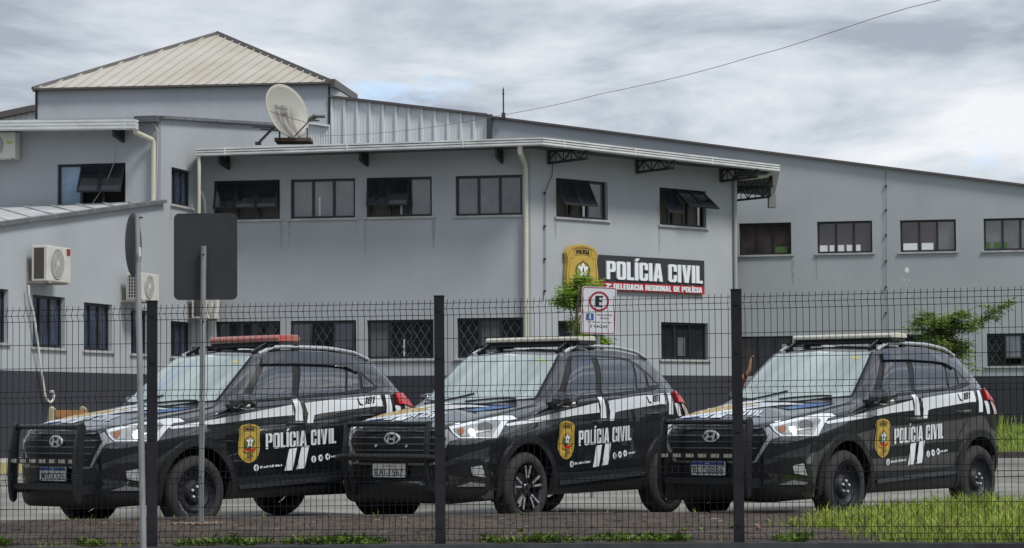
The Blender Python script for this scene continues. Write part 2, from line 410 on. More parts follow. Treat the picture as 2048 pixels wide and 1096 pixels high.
def strip(parent, pl, a0, a1, z0, z1, off0, off1, m, name):
    k = MB(); k.fr(pl.P(a0, z0, off0), pl.u*(a1-a0), V((0, 0, z1-z0)), pl.n*(off1-off0)); return k.build(name, m, parent)

def truss(parent, p, direction, length, h=.28):
    """cantilevered lattice bracket from the wall p (top) outwards"""
    d = V(direction).normalized(); k = MB(); z = V((0, 0, 1)); e = p+d*length
    k.bar(p, e, .05); k.bar(p-z*h, e-z*h*.75, .05); k.bar(p+d*.03, p+d*.03-z*h, .06); k.bar(e, e-z*h*.75, .05)
    n = 5
    for i in range(n):
        t0, t1 = i/n, (i+1)/n
        a = p+d*length*t0-z*h*(1-.25*t0); b = p+d*length*t1
        if i % 2: a, b = p+d*length*t0, p+d*length*t1-z*h*(1-.25*t1)
        k.bar(a, b, .025)
        k.bar(p+d*length*t1, p+d*length*t1-z*h*(1-.25*t1), .02)
    return k.build('eave_bracket', TRUSS, parent)

def gutter(parent, pts, h=.15, w=.16, name='gutter', step=2.3):
    """pts: list of top-front 3D points; box gutter with two grooves and joint clips"""
    k = MB()
    for a, b in zip(pts[:-1], pts[1:]):
        a, b = V(a), V(b); d = (b-a); L = d.length; u = d/L; n = V((u.y, -u.x, 0)).normalized()
        if n.y > 0: n = -n
        z = V((0, 0, 1))
        k.fr(a-n*w-z*h, d, n*w, z*h)
        for hh in (.0, .34, .70):
            k.fr(a-z*h*(hh+.22), d, n*.012, z*h*.2)
        t = .6
        while t < L:
            k.fr(a+u*t-z*h*1.02, u*.03, n*.018, z*h*1.04); t += step*(.8+.4*random.random())
    return k.build(name, GUTTER, parent)

# ---- central two storey block ------------------------------------------------
BL = empty('office_block', (cor.x, cor.y, 0)); BL['label'] = 'grey two storey police building with white eaves gutter and angled corner, behind the cars'; BL['category'] = 'building'
class _Off:  # parts are built in world space, so parents sit at world origin offsets
    pass
BL.location = (0, 0, 0)
a405 = FF.az(405, 500)[0]; a1062 = FF.az(1062, 500)[0]
ZT = FF.az(750, 300)[1]+.05
PLZ = 1.78
ffw = [win_rect(FF, 428, 361, 559.5, 360, 439.5, 439), win_rect(FF, 581, 358.5, 710, 356.5, 437, 436),
       win_rect(FF, 733, 355, 863.5, 353.5, 433.5, 433), win_rect(FF, 911, 352, 1044, 349, 431.5, 430)]
fflow = [win_rect(FF, 431, 643, 560, 642, 719, 719), win_rect(FF, 581, 641.5, 712, 640.5, 718.5, 718),
         win_rect(FF, 734, 640, 867, 639, 717.5, 717), win_rect(FF, 914, 636.5, 1046, 634.5, 716, 715)]
wall(BL, FF, [(a405, -.1), (a1062, -.1), (a1062, ZT), (a405, ZT)], ffw+fflow, WALL, 'wall')
aFR = FR.az(1470, 500)[0]
frw = [win_rect(FR, 1112, 356, 1215, 364, 433, 441), win_rect(FR, 1319, 375, 1412, 382, 449.5, 455.5)]
frl = [win_rect(FR, 1117, 642, 1208, 643.5, 719, 719), win_rect(FR, 1322, 644.5, 1416, 646, 719, 719)]
wall(BL, FR, [(0, -.1), (aFR, -.1), (aFR, ZT), (0, ZT)], frw+frl, WALL, 'wall')
# side return of the block behind the right corner
pe = FR.P(aFR, 0); side_dir = V((.09, 1, 0)).normalized()
k = MB(); k.add([pe+V((0, 0, -.1)), pe+side_dir*7+V((0, 0, -.1)), pe+side_dir*7+V((0, 0, ZT)), pe+V((0, 0, ZT))], [(0, 1, 2, 3)]); k.build('wall', WALL, BL)
# plinth
strip(BL, FF, a405+.02, a1062+.012, -.1, PLZ, .004, .02, PLINTH, 'plinth'); strip(BL, FR, 0, aFR, -.1, PLZ, .004, .02, PLINTH, 'plinth')
GS = [GLASSG]*3
window(BL, FF, ffw[0], [GLASSD, GLASSD, GLASSD], {0: 24, 1: 22, 2: 22}, inner=INTERL)
window(BL, FF, ffw[1], [GLASSG, GLASSG, GLASSG], extra=[(.42, .08, .45, .55, WHITEOBJ)])
window(BL, FF, ffw[2], [GLASSD, GLASSD, GLASSG], {0: 24, 1: 22}, inner=INTERL, extra=[(.42, .04, .50, .33, BLACKP), (.505, .04, .53, .33, WHITEOBJ)])
window(BL, FF, ffw[3], [GLASSG]*3)
window(BL, FF, fflow[0], [GLASSD]*3, lattice=(2,))
window(BL, FF, fflow[1], [GLASSD]*3, {0: 14, 2: 16}, lattice=(1,), inner=WHITEOBJ)
window(BL, FF, fflow[2], [GLASSG, GLASSD, GLASSD], lattice=(1, 2), extra=[(.53, .05, .555, .5, WHITEOBJ)])
window(BL, FF, fflow[3], [GLASSD, GLASSG, GLASSD], lattice=(0, 2))
window(BL, FR, frw[0], [GLASSD, GLASSD, GLASSG], {0: 28, 1: 28}, inner=INTERL)
window(BL, FR, frw[1], [GLASSD, GLASSD, GLASSD], {0: 30, 1: 50, 2: 50}, inner=INTERL)
window(BL, FR, frl[0], [GLASSD, GLASSG, GLASSD])
window(BL, FR, frl[1], [GLASSD, GLASSD, GLASSD], extra=[(.42, .1, .58, .6, GLASSG)])
# roof slab + gutters
OH = .95
g0 = FF.px(391, 297, OH); g1 = FF.px(1085, 274.5, OH)
zg = (g0.z+g1.z)/2; g0.z += 0; 
g2o = at_depth(1558, 330, 0.1)
# right gutter: plane parallel to FR through g1
GRP = Plane(1085, g1.y, 1.0); g2 = GRP.px(1559, 329.5)
back = V((0, 1, 0))
k = MB()
zsl = V((0, 0, .35))
pts = [g0, g1, g2]
bk = [g0+V((0, 10, 0))+zsl, g1+V((0.5, 11, 0))+zsl, g2+side_dir*7]
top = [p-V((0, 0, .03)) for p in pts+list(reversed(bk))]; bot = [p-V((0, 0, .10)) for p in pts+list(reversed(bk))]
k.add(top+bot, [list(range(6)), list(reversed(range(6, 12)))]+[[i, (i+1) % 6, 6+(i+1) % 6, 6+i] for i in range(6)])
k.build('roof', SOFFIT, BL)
gutter(BL, [g0, g1]); gutter(BL, [g1, g2]); 
k = MB(); k.fr(g2+V((-.16, .0, -.16)), V((.16, 0, 0)), side_dir*7, (0, 0, .16)); k.build('gutter', GUTTER, BL)
# eave brackets
for x, y in ((458, 315), (735, 306), (1004, 298)):
    q = FF.px(x, y, .01); truss(BL, V((q.x, q.y, zg-.12)), FF.n, .72, .24)
for x in (1096, 1272, 1440):
    q = FR.px(x, 330, .01); zz = GRP.az(x, 300)[1]; zt_ = g1.z+(g2.z-g1.z)*((x-1085)/474.)
    truss(BL, V((q.x, q.y, zt_-.13)), V((FR.n.x*.55+FR.u.x*.6, FR.n.y*.55+FR.u.y*.1, 0)), .85, .25)
for i in range(2):
    q = pe+side_dir*(.8+2.6*i); zt_ = g2.z-.16
    truss(BL, V((q.x, q.y, zt_)), V((1, -.05, 0)), .84, .32)
bx = MB(); q = at_depth(1538, 414, 56.5); bx.box(q.x, q.x+.17, q.y, q.y+.3, q.z, q.z+.30); bx.build('meter_box', mat('grey_box', (.25, .26, .26), .6), BL)
# downpipes
def dpipe(parent, pts, r=.045, m=PVC, name='downpipe'):
    k = MB(); k.tube(pts, r, 10); 
    return k.build(name, m, parent, smooth=True)
t_ = FF.px(1040, 292, OH-.08); 
dpipe(BL, [t_, t_-V((0, 0, .12)), FF.px(1049, 326, .2), FF.px(1051, 334, .08), FF.px(1051.5, 360, .07), FF.px(1053, 740, .07)], .052)
dpipe(BL, [FF.px(398, 309, OH-.06), FF.px(398, 470, OH-.06), FF.px(398, 520, .3)], .04)
dpipe(BL, [FR.px(1470, 356, .05), FR.px(1470.5, 500, .05), FR.px(1473, 740, .05)], .045, mat('grey_pipe', (.36, .37, .38), .5))
zq = FR.px(1478, 357, .06); q2 = V((zq.x+.62, zq.y-.05, zq.z+.06))
dpipe(BL, [zq, V((zq.x+.3, zq.y, zq.z+.02)), q2, q2+V((.07, 0, .05)), q2+V((.09, 0, .16))], .05)
# ---- cables on the walls
def cable(name, pts, r, m, label, cat='cable', clips=()):
    k = MB(); k.tube(pts, r, 6)
    for c in clips: k.box(c.x-.022, c.x+.022, c.y-.02, c.y+.03, c.z-.022, c.z+.022)
    o = k.build(name, m); tag(o, label, cat); return o
CB = mat('dark_cable', (.03, .03, .035), .6)
cl = [FR.px(1090, y, .04) for y in (386, 452, 518, 582)]
cable('wall_cable', [FR.px(1106, 322, .04), FR.px(1104, 352, .04)]+cl[:1]+cl[1:]+[FR.px(1086, 602, .04)], .008, CB, 'thin dark cable running down the angled facade left of the wall sign', clips=cl)
cl = [BR.px(1772, y, .04) for y in (372, 420, 470, 522, 574, 626)]
cable('wall_cable', [BR.px(1771, 342, .04)]+cl+[BR.px(1774, 740, .04)], .006, CB, 'thin clipped cable running down the long gabled wall', clips=cl)

# ---- long gabled hall on the right ---------------------------------------------
HR = empty('gabled_hall'); tag(HR, 'long grey hall with sloping gable roofline, right of the two storey building', 'building')
aL = BR.az(985, 300)[0]; aR = BR.az(2900, 400)[0]
zL = BR.az(985, 232)[1]; zR = zL+(BR.az(2048, 368)[1]-zL)*(aR-aL)/(BR.az(2048, 368)[0]-aL)
brw = [win_rect(BR, 1478, 446, 1582, 445.5, 510, 509), win_rect(BR, 1634, 443.5, 1744, 441, 506.5, 505.5), win_rect(BR, 1800, 440.5, 1911.5, 438.5, 504, 502.5), win_rect(BR, 1967, 437, 2078, 435, 501.5, 499.5)]
brl = [win_rect(BR, 1478, 673, 1585, 672, 752, 752), win_rect(BR, 1806, 669, 1908, 668, 733, 732), win_rect(BR, 1973, 667, 2080, 666, 732.5, 731.5)]
wall(HR, BR, [(aL, -.1), (aR, -.1), (aR, zR), (aL, zL)], brw+brl, WALL, 'wall')
aP = BR.az(1500, 760)[0]
strip(HR, BR, BR.az(1588, 700)[0], aR, .35, 1.80, .004, .02, PLINTH, 'plinth')
strip(HR, BR, aL, BR.az(1475, 700)[0], .35, 1.80, .004, .02, PLINTH, 'plinth')
window(HR, BR, brw[0], [GLASSR]*3, extra=[(.12, .06, .32, .24, INTER), (.42, .06, .62, .24, GLASSR), (.68, .06, .92, .25, GREENP)])
PA = mat('white_paper', (.75, .77, .78), .8)
window(HR, BR, brw[1], [GLASSR]*3, extra=[(.04, .05, .18, .26, PA), (.22, .05, .31, .26, PA), (.37, .05, .48, .26, PA), (.53, .05, .66, .26, PA), (.70, .05, .78, .26, PA)])
window(HR, BR, brw[2], [GLASSR, GLASSR, GLASSG], extra=[(.05, .06, .31, .28, PA), (.38, .06, .59, .28, PA)])
window(HR, BR, brw[3], [GLASSG]*3, extra=[(.04, .08, .12, .27, GREENP), (.18, .08, .3, .27, GREENP), (.36, .08, .42, .27, GREENP)])
window(HR, BR, brl[0], [GLASSR, GLASSD, GLASSD], sill=False, extra=[(.80, .62, .98, .80, WHITEOBJ)])
window(HR, BR, brl[1], [GLASSD, GLASSG, GLASSD])
window(HR, BR, brl[2], [GLASSD, GLASSG, GLASSD], {1: 12}, lattice=(0, 2))
# roof flashing and roof behind
k = MB(); A = BR.P(aL, zL, .06); B = BR.P(aR, zR, .06); k.bar(A-V((0, 0, .03)), B-V((0, 0, .03)), .10, .05); 
k.build('roof_flashing', ROOFEDGE, HR)
k = MB(); bb = V((3, 14, -1.2)); k.add([BR.P(aL, zL-.05, -.2), BR.P(aR, zR-.05, -.2), BR.P(aR, zR-.05, -.2)+bb, BR.P(aL, zL-.05, -.2)+bb], [(0, 1, 2, 3)]); k.build('roof', CLAD, HR)
# metal clad stretch to the left
aM = BR.az(664, 250)[0]; zM = BR.az(664, 193)[1]; zM2 = BR.az(976, 230)[1]; aM2 = BR.az(975, 250)[0]
k = MB(); k.add([BR.P(aM, 3, .0), BR.P(aM2, 3, 0), BR.P(aM2, zM2, 0), BR.P(aM, zM, 0)], [(0, 1, 2, 3)])
nr = 12
for i in range(nr+1):
    a = aM+(aM2-aM)*i/nr; zt_ = zM+(zM2-zM)*i/nr
    k.fr(BR.P(a-.03, 3, 0), pl_u := BR.u*.06, V((0, 0, zt_-3)), BR.n*.05)
    for j in (1, 2, 3):
        if i < nr:
            a2 = a+(aM2-aM)/nr*j/4; k.fr(BR.P(a2-.008, 3, 0), BR.u*.016, V((0, 0, zt_-3-.05)), BR.n*.008)
k.build('metal_cladding', CLAD, HR, recalc=False)
k = MB(); k.bar(BR.P(aM-.05, zM, .05), BR.P(aM2, zM2, .05), .14, .06); k.build('roof_flashing', ROOFEDGE, HR)
strip(HR, BR, aM2, aL, 3, (zM2+zL)/2+.02, -.1, .10, mat('dark_grey_strip', (.06, .065, .075), .7), 'corner_strip')
# mast
q = BR.px(1007, 238, .1); q.z = BR.az(1007, 236)[1]
k = MB(); k.tube([q, q+V((0, 0, .75))], .022, 6); k.tube([q+V((0, 0, .7)), BR.px(1007, 174, .1)], .009, 6); k.box(q.x-.05, q.x+.05, q.y-.05, q.y+.05, q.z-.05, q.z+.12)
k.lathe([(.0, .0), (.03, 0), (.03, .03), (0, .03)], q+V((0, 0, .6)), (0, 0, 1), 8)
tag(k.build('lightning_rod', CB), 'thin upright lightning rod standing on the ridge of the long grey hall', 'lightning rod')
# peeled paint patches on the gable wall
for (x, y, w, h) in ((1815, 541, 13, 17), (1808, 560, 7, 4), (1818, 560, 3, 5), (1803, 558, 3, 3), (1814, 570, 5, 5), (1811, 588, 12, 2.5), (1818, 592, 3, 4), (1830, 535, 3, 2), (1826, 552, 2, 2)):
    n = 9; c = BR.az(x, y); pts = []
    for i in range(n):
        t = 2*math.pi*i/n; rr = random.uniform(.35, 1.0); pts.append((c[0]+math.cos(t)*rr*w/160., c[1]+math.sin(t)*rr*h/160.))
    vs, fs = curve_fill([pts]); k = MB(); k.add([BR.P(a, z, .004) for a, z in vs], fs); k.build('peeled_paint', WHITEP, HR, recalc=False)

# ---- hall with pyramid roof -------------------------------------------------------
HH = empty('pyramid_roof_hall'); tag(HH, 'grey upper hall under a cream corrugated pyramid roof, top left', 'building')
hA = HL.px(66, 178.5, .15); hB = HL.px(664, 165.5, .15)
aw0 = HL.az(73, 200)[0]; aw1 = HL.az(659, 200)[0]; zt0 = HL.az(73, 181)[1]; zt1 = HL.az(659, 169)[1]
k = MB(); dp = V((.9, 7, 0))
k.add([HL.P(aw0, 3), HL.P(aw1, 3), HL.P(aw1, zt1), HL.P(aw0, zt0), HL.P(aw0, 3)+dp, HL.P(aw1, 3)+dp, HL.P(aw1, zt1)+dp, HL.P(aw0, zt0)+dp], [(0, 1, 2, 3), (1, 5, 6, 2), (4, 0, 3, 7), (5, 4, 7, 6)])
k.build('wall', wall_mat('grey_render_seamed', (.50, .53, .57), (.41, .435, .47), .5), HH)
k = MB()
for x in (73, 659): k.fr(HL.P(HL.az(x, 200)[0]-.03, 3, .0), HL.u*.06, V((0, 0, (zt0 if x < 100 else zt1)-3)), HL.n*.03)
k.build('corner_trim', FRAME, HH)
apex = at_depth(435, 68, HL.px(435, 178).y+5.0)
nrm = (hB-hA).cross(apex-hA).normalized(); nrm = nrm if nrm.y < 0 else -nrm
k = MB(); k.add([hA, hB, apex], [(0, 1, 2)])
def onroof(x, y):
    r = ray(x, y); t = (hA-CPOS).dot(nrm)/r.dot(nrm); return CPOS+r*t
x = 78.0
while x < 650:
    y0 = 178.3-(x-66)*(13/598.)
    # rib goes up-right (137,-95) until it meets a hip
    tmax = 0
    for (xa, ya), (xb, yb) in (((66, 178.5), (435, 68)), ((435, 68), (664, 165.5))):
        dx, dy = 137., -95.; ex, ey = xb-xa, yb-ya; den = dx*ey-dy*ex
        if abs(den) < 1e-6: continue
        t = ((xa-x)*ey-(ya-y0)*ex)/den; s_ = ((xa-x)*dy-(ya-y0)*dx)/den
        if t > .01 and -.001 <= s_ <= 1.001: tmax = t
    if tmax > 0:
        p0 = onroof(x, y0-.3); p1 = onroof(x+137*tmax, y0-95*tmax); k.bar(p0+nrm*.02, p1+nrm*.02, .035, .045, nrm)
        for j in (1, 2): 
            pass
    x += 23.6
k.build('roof_sheet', ROOFM, HH, recalc=False)
k = MB()
bkR = at_depth(710, 196, hB.y+6.5)
k.bar(hA, apex, .13, .10, (0, -1, 0)); k.bar(apex, hB, .14, .13, (0, -1, 0)); k.bar(hB, bkR, .2, .16, (0, -1, 0)); k.bar(hA, hB, .08, .05)
k.build('ridge_flashing', ROOFEDGE, HH)
k = MB(); bkL = hA+V((.9, 8, 0)); k.add([hB, bkR, apex], [(0, 1, 2)]); k.add([hA, apex, bkL], [(0, 1, 2)]); k.add([apex, bkR, bkL], [(0, 1, 2)])
k.build('roof_sheet', ROOFM, HH)
k = MB(); q0 = HL.P(aw1, zt1); b0 = at_depth(712, 199, hB.y+6.4); k.add([HL.P(aw1, 3)+V((.01, .1, 0)), V((b0.x, b0.y, 3)), b0, q0+V((.01, .1, 0))], [(0, 1, 2, 3)]); k.build('side_wall', CLAD, HH)

# ---- left hall far back -------------------------------------------------------------
FB = empty('far_hall'); tag(FB, 'white sheet metal hall with dark roof edge at the far left, behind the cream roof', 'building')
FP = Plane(40, 66, -.1)
k = MB(); qa = FP.az(-60, 240)[0]; qb = FP.az(74, 240)[0]; z0 = FP.az(-60, 245)[1]; z1 = FP.az(74, 217)[1]
k.add([FP.P(qa, 3), FP.P(qb+2, 3), FP.P(qb+2, z1+.1), FP.P(qb, z1), FP.P(qa, z0)], [(0, 1, 2, 3, 4)])
for i in range(12):
    a = qa+(qb-qa)*i/11; k.fr(FP.P(a-.03, 3), FP.u*.06, V((0, 0, z0+(z1-z0)*i/11-3)), FP.n*.04)
k.build('metal_cladding', CLAD, FB, recalc=False)
k = MB(); k.bar(FP.P(qa, z0, .1), FP.P(qb, z1, .1), .3, .16); k.build('roof_edge', ROOFEDGE, FB)

# ---- left wing ----------------------------------------------------------------------
LB = empty('side_wing'); tag(LB, 'grey left wing with barred windows, dark plinth and a lean-to roof, at the left edge', 'building')
aC = LW.az(322, 400)[0]; a0 = LW.az(-60, 500)[0]; a4 = LW.az(408, 500)[0]; a56 = LW.az(610, 260)[0]
zc = LW.az(322, 402)[1]; z00 = LW.az(-60, 455)[1]; zup = LW.az(322, 235)[1]; zu2 = LW.az(545, 240)[1]+.1
lww = [win_rect(LW, -40, 571, 17, 581, 681, 688), win_rect(LW, 65.5, 587, 130, 596.5, 692, 698), win_rect(LW, 168, 602.5, 224.5, 611, 698, 704), win_rect(LW, 262, 617.5, 298, 622, 706, 709), win_rect(LW, 341.5, 641.3, 384, 645, 711, 715)]
lwu = win_rect(LW, 343, 330, 384, 346.5, 404.5, 419)
wall(LB, LW, [(a0, -.1), (a4, -.1), (a56, 3), (a56, zu2), (aC, zup), (aC, zc), (a0, z00)], lww+[lwu], WALL, 'wall')
strip(LB, LW, a0, a4, -.1, 1.82, .004, .02, PLINTH, 'plinth')
for r in lww: window(LB, LW, r, [GLASSB]*3)
window(LB, LW, lwu, [GLASSB]*3)
# upper wall facing the street
u0 = UL.az(-70, 300)[0]
zul = UL.az(200, 235)[1]
ulr = win_rect(UL, 114.5, 328.5, 251, 325.5, 412, 411)
wall(LB, UL, [(u0, 3.0), (0, 3.0), (0, zul), (u0, zul)], [ulr], WALL, 'wall')
window(LB, UL, ulr, [GLASSL, GLASSD, GLASSD], {1: 28, 2: 28}, sill=False)
# parapet flashing
k = MB(); k.bar(LW.P(a0, z00, .0), LW.P(aC+.1, zc, .0), .18, .07); k.bar(LW.P(aC-.05, zup, 0), LW.P(a56, zu2, 0), .18, .06); k.build('parapet_flashing', mat('grey_flashing', (.16, .165, .175), .5, noise=.5, nscale=6), LB)
# lean-to roof
k = MB(); r0 = LW.P(a0, z00-.02, -.1); r1 = LW.P(aC, zc-.02, -.1); r2 = UL.P(-.1, UL.az(300, 402)[1], .0); r3 = UL.P(u0-1, UL.az(20, 416)[1], 0)
k.add([r0, r1, r2, r3], [(0, 1, 2, 3)]); 
for i in range(1, 9):
    t = i/9.; p0 = r0.lerp(r1, t)+V((0, 0, .02)); p1 = r3.lerp(r2, t)+V((0, 0, .02)); k.bar(p0-V((0, 0, .012)), p1-V((0, 0, .012)), .03, .02)
k.build('lean_to_roof', mat('pale_roof_sheet', (.50, .51, .52), .6, noise=.3, nscale=1.0), LB)
# upper gutter
ga = UL.px(-70, 242, .75); gb = UL.px(272, 238.5, .75)
gutter(LB, [ga, gb], .19)
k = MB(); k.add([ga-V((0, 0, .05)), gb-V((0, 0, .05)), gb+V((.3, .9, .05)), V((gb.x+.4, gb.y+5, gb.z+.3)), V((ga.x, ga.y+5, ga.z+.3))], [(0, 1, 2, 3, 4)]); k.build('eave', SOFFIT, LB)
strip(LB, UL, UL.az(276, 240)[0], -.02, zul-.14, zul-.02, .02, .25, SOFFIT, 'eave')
q = UL.px(247, 258, .01); truss(LB, q, UL.n, .6, .25)
dpipe(LB, [UL.px(268, 253, .70), UL.px(271, 264, .6), UL.px(304, 279, .12), UL.px(307, 286, .08), UL.px(306.5, 402, .08)], .05)
dpipe(LB, [UL.px(308, 248, .1), UL.px(315, 262, .06), UL.px(314, 340, .06), UL.px(311, 395, .06)], .02, mat('grey_pipe', (.36, .37, .38), .5))
# corrugated patch behind the dish
k = MB(); c0 = BR.P(BR.az(598, 260)[0], 5, .25); c1 = BR.P(BR.az(664, 260)[0], 5, .25); cz0 = BR.az(598, 245)[1]; cz1 = BR.az(664, 254)[1]
k.add([c0, c1, V((c1.x, c1.y, cz1)), V((c0.x, c0.y, cz0))], [(0, 1, 2, 3)])
for i in range(14): p = c0.lerp(c1, i/13); k.fr(p+V((-.015, -.02, 0)), (.03, 0, 0), (0, .02, 0), (0, 0, cz0+(cz1-cz0)*i/13-5))
k.bar(V((c0.x, c0.y-.05, cz0)), V((c1.x, c1.y-.05, cz1)), .1, .06)
k.build('metal_cladding', CLAD, HR, recalc=False)

# ---- wall sign -----------------------------------------------------------------------
SG = empty('wall_sign'); tag(SG, 'black and red POLÍCIA CIVIL wall sign with gold shield on the angled facade', 'sign')
s0 = FR.az(1196, 509, .08); s1 = FR.az(1408.5, 521.5, .08); s2 = FR.az(1196, 580, .08); s3 = FR.az(1408.5, 588.5, .08)
sz0, sz1 = (s2[1]+s3[1])/2, (s0[1]+s1[1])/2; szm = sz0+(sz1-sz0)*.24; sa0, sa1 = s0[0]-.12, s1[0]
strip(SG, FR, sa0, sa1, szm, sz1, .02, .08, mat('black_sign_face', (.03, .032, .038), .5), 'board')
strip(SG, FR, sa0, sa1, sz0, szm, .02, .078, mat('red_sign_face', (.42, .015, .02), .5), 'red_band')
def relief(parent, pl, txt, a, z, w, h, off, th, m, name='lettering'):
    vs, fs, tw = block_text(txt); k = MB(); n = len(vs)
    P0 = [pl.P(a+v[0]/tw*w, z+v[1]*h, off) for v in vs]; P1 = [pl.P(a+v[0]/tw*w, z+v[1]*h, off-th) for v in vs]
    k.add(P0, fs)
    cnt = {}
    for f in fs:
        for i in range(len(f)):
            e = (f[i], f[(i+1) % len(f)]); cnt[e] = 1
    k.add(P0+P1, [(a_, b_, b_+n, a_+n) for (a_, b_) in cnt if (b_, a_) not in cnt])
    return k.build(name, m, parent, recalc=False)
LET = mat('white_letters', (.78, .82, .86), .4)
l0 = FR.az(1212, 540, .1)[0]; l1 = FR.az(1404, 545, .1)[0]
hb = (sz1-szm)
relief(SG, FR, 'POLÍCIA CIVIL', l0, szm+hb*.10, l1-l0, hb*.68, .12, .035, LET)
relief(SG, FR, '2ª DELEGACIA REGIONAL DE POLÍCIA', l0, sz0+(szm-sz0)*.16, l1-l0, (szm-sz0)*.66, .10, .018, LET)
e0 = FR.az(1134, 488, .14)[0]; e1 = FR.az(1197, 490, .14)[0]; ez1 = FR.az(1165, 488, .14)[1]; ez0 = sz0-.22
k = MB(); vs, fs = curve_fill([SHIELD]); 
sh = lambda vs_, off: [FR.P(e0+a*(e1-e0), ez0+b*(ez1-ez0), off) for a, b in vs_]
n = len(SHIELD); rim0, rim1 = sh(SHIELD, .13), sh(SHIELD, .02)
k.mat(0).add(rim0+rim1, [(i, (i+1) % n, n+(i+1) % n, n+i) for i in range(n)])
for li, (mi, vs, fs) in enumerate(shield_layers()):
    k.mat(mi).add(sh(vs, .13+li*.0025), fs)
k.build('shield_emblem', SHM, SG, recalc=False)

# ---- satellite dish --------------------------------------------------------------------
SD = empty('satellite_dish'); tag(SD, 'large rust-streaked oval satellite dish on the roof above the eaves gutter', 'satellite dish')
dc = at_depth(575.5, 222, 49.6); 
dm, nt, b = new_mat('dirty_dish'); b.inputs['Roughness'].default_value = .6
tc = nd(nt, 'ShaderNodeTexCoord'); mp = nd(nt, 'ShaderNodeMapping'); mp.inputs['Scale'].default_value = (9, 1.0, 1); nt.links.new(tc.outputs['UV'], mp.inputs[0])
n1 = nd(nt, 'ShaderNodeTexNoise', Scale=2., Detail=5.); nt.links.new(mp.outputs[0], n1.inputs['Vector'])
sx = nd(nt, 'ShaderNodeSeparateXYZ'); nt.links.new(tc.outputs['UV'], sx.inputs[0])
mr = nd(nt, 'ShaderNodeMapRange'); mr.inputs['From Min'].default_value = .68; mr.inputs['From Max'].default_value = .50; nt.links.new(sx.outputs[1], mr.inputs[0])
mr2 = nd(nt, 'ShaderNodeMapRange'); mr2.inputs['From Min'].default_value = .42; mr2.inputs['From Max'].default_value = .26; nt.links.new(sx.outputs[0], mr2.inputs[0])
ab = nd(nt, 'ShaderNodeMath', operation='SUBTRACT'); ab.inputs[1].default_value = .5; nt.links.new(sx.outputs[0], ab.inputs[0])
ab2 = nd(nt, 'ShaderNodeMath', operation='ABSOLUTE'); nt.links.new(ab.outputs[0], ab2.inputs[0])
mr3 = nd(nt, 'ShaderNodeMapRange'); mr3.inputs['From Min'].default_value = .36; mr3.inputs['From Max'].default_value = .1; nt.links.new(ab2.outputs[0], mr3.inputs[0])
m1 = nd(nt, 'ShaderNodeMath', operation='MULTIPLY'); nt.links.new(mr.outputs[0], m1.inputs[0]); nt.links.new(mr3.outputs[0], m1.inputs[1])
rp = nd(nt, 'ShaderNodeValToRGB'); rp.color_ramp.elements[0].position = .32; rp.color_ramp.elements[1].position = .52; nt.links.new(n1.outputs[0], rp.inputs[0])
m2 = nd(nt, 'ShaderNodeMath', operation='MULTIPLY'); nt.links.new(m1.outputs[0], m2.inputs[0]); nt.links.new(rp.outputs[0], m2.inputs[1])
mx = nd(nt, 'ShaderNodeMix', data_type='RGBA'); mx.inputs[6].default_value = (.40, .395, .36, 1); mx.inputs[7].default_value = (.12, .105, .095, 1)
nt.links.new(m2.outputs[0], mx.inputs[0]); nt.links.new(mx.outputs[2], b.inputs['Base Color'])
# dish: facing partly right and towards the camera
dn = V((.74, -.60, .28)).normalized(); du = V((0, 0, 1)).cross(dn).normalized(); dv = dn.cross(du).normalized()
tilt = math.radians(14); 
RX, RZ = .62, .60
bm = bmesh.new(); uvl = bm.loops.layers.uv.new('UV'); rings = []
NR, NS = 10, 48
def dpt(r, t, back=0):
    return dc+du*(RX*r*math.cos(t))+dv*(RZ*r*math.sin(t))+dn*(.16*(r*r-1)-back)
for back in (0, .012):
    prev = None
    for i in range(NR+1):
        r = i/NR; ring = [(bm.verts.new(dpt(max(r, .001), 2*math.pi*j/NS, back)), .5+.5*r*math.cos(2*math.pi*j/NS), .5+.5*r*math.sin(2*math.pi*j/NS)) for j in range(NS)]
        if prev:
            for j in range(NS):
                q = [prev[j], prev[(j+1) % NS], ring[(j+1) % NS], ring[j]]
                f = bm.faces.new([v[0] for v in q]); f.smooth = True
                for lp, v in zip(f.loops, q): lp[uvl].uv = (v[1], v[2])
        prev = ring
    rings.append(prev)
for j in range(NS):
    f = bm.faces.new([rings[0][j][0], rings[0][(j+1) % NS][0], rings[1][(j+1) % NS][0], rings[1][j][0]])
me = bpy.data.meshes.new('reflector'); bm.to_mesh(me); bm.free(); me.materials.append(dm); ro = bpy.data.objects.new('reflector', me); link(ro, SD)
# scale check: photo shows 82 x 110 px
STL = mat('weathered_steel', (.11, .105, .10), .6, noise=.3, nscale=8); RUST = mat('rusty_steel', (.12, .075, .055), .8, noise=.5, nscale=9)
k = MB(); base = at_depth(588, 283, 49.9)
k.fr(base+V((-.38, -.3, -.02)), (.75, 0, 0), (0, .7, 0), (0, 0, .07)); k.build('base_tray', RUST, SD)
k = MB()
for dx in (-.3, .28): k.bar(base+V((dx, 0, .02)), base+V((dx, 0, .28)), .035)
k.bar(base+V((0, .1, 0)), dc-dn*.2, .11); k.bar(dc-dn*.17+V((-.1, 0, -.2)), at_depth(515, 288, 49.8), .045); k.bar(dc-dn*.17+V((0, 0, -.3)), at_depth(502, 253, 49.7), .03); k.bar(dc-dn*.17+V((0, 0, -.35)), at_depth(520, 258, 49.6), .03)
k.fr(at_depth(510, 289, 49.8), (.12, 0, 0), (0, .12, 0), (0, 0, .06))
k.build('stand', STL, SD)
fc = at_depth(626, 236, 48.9)
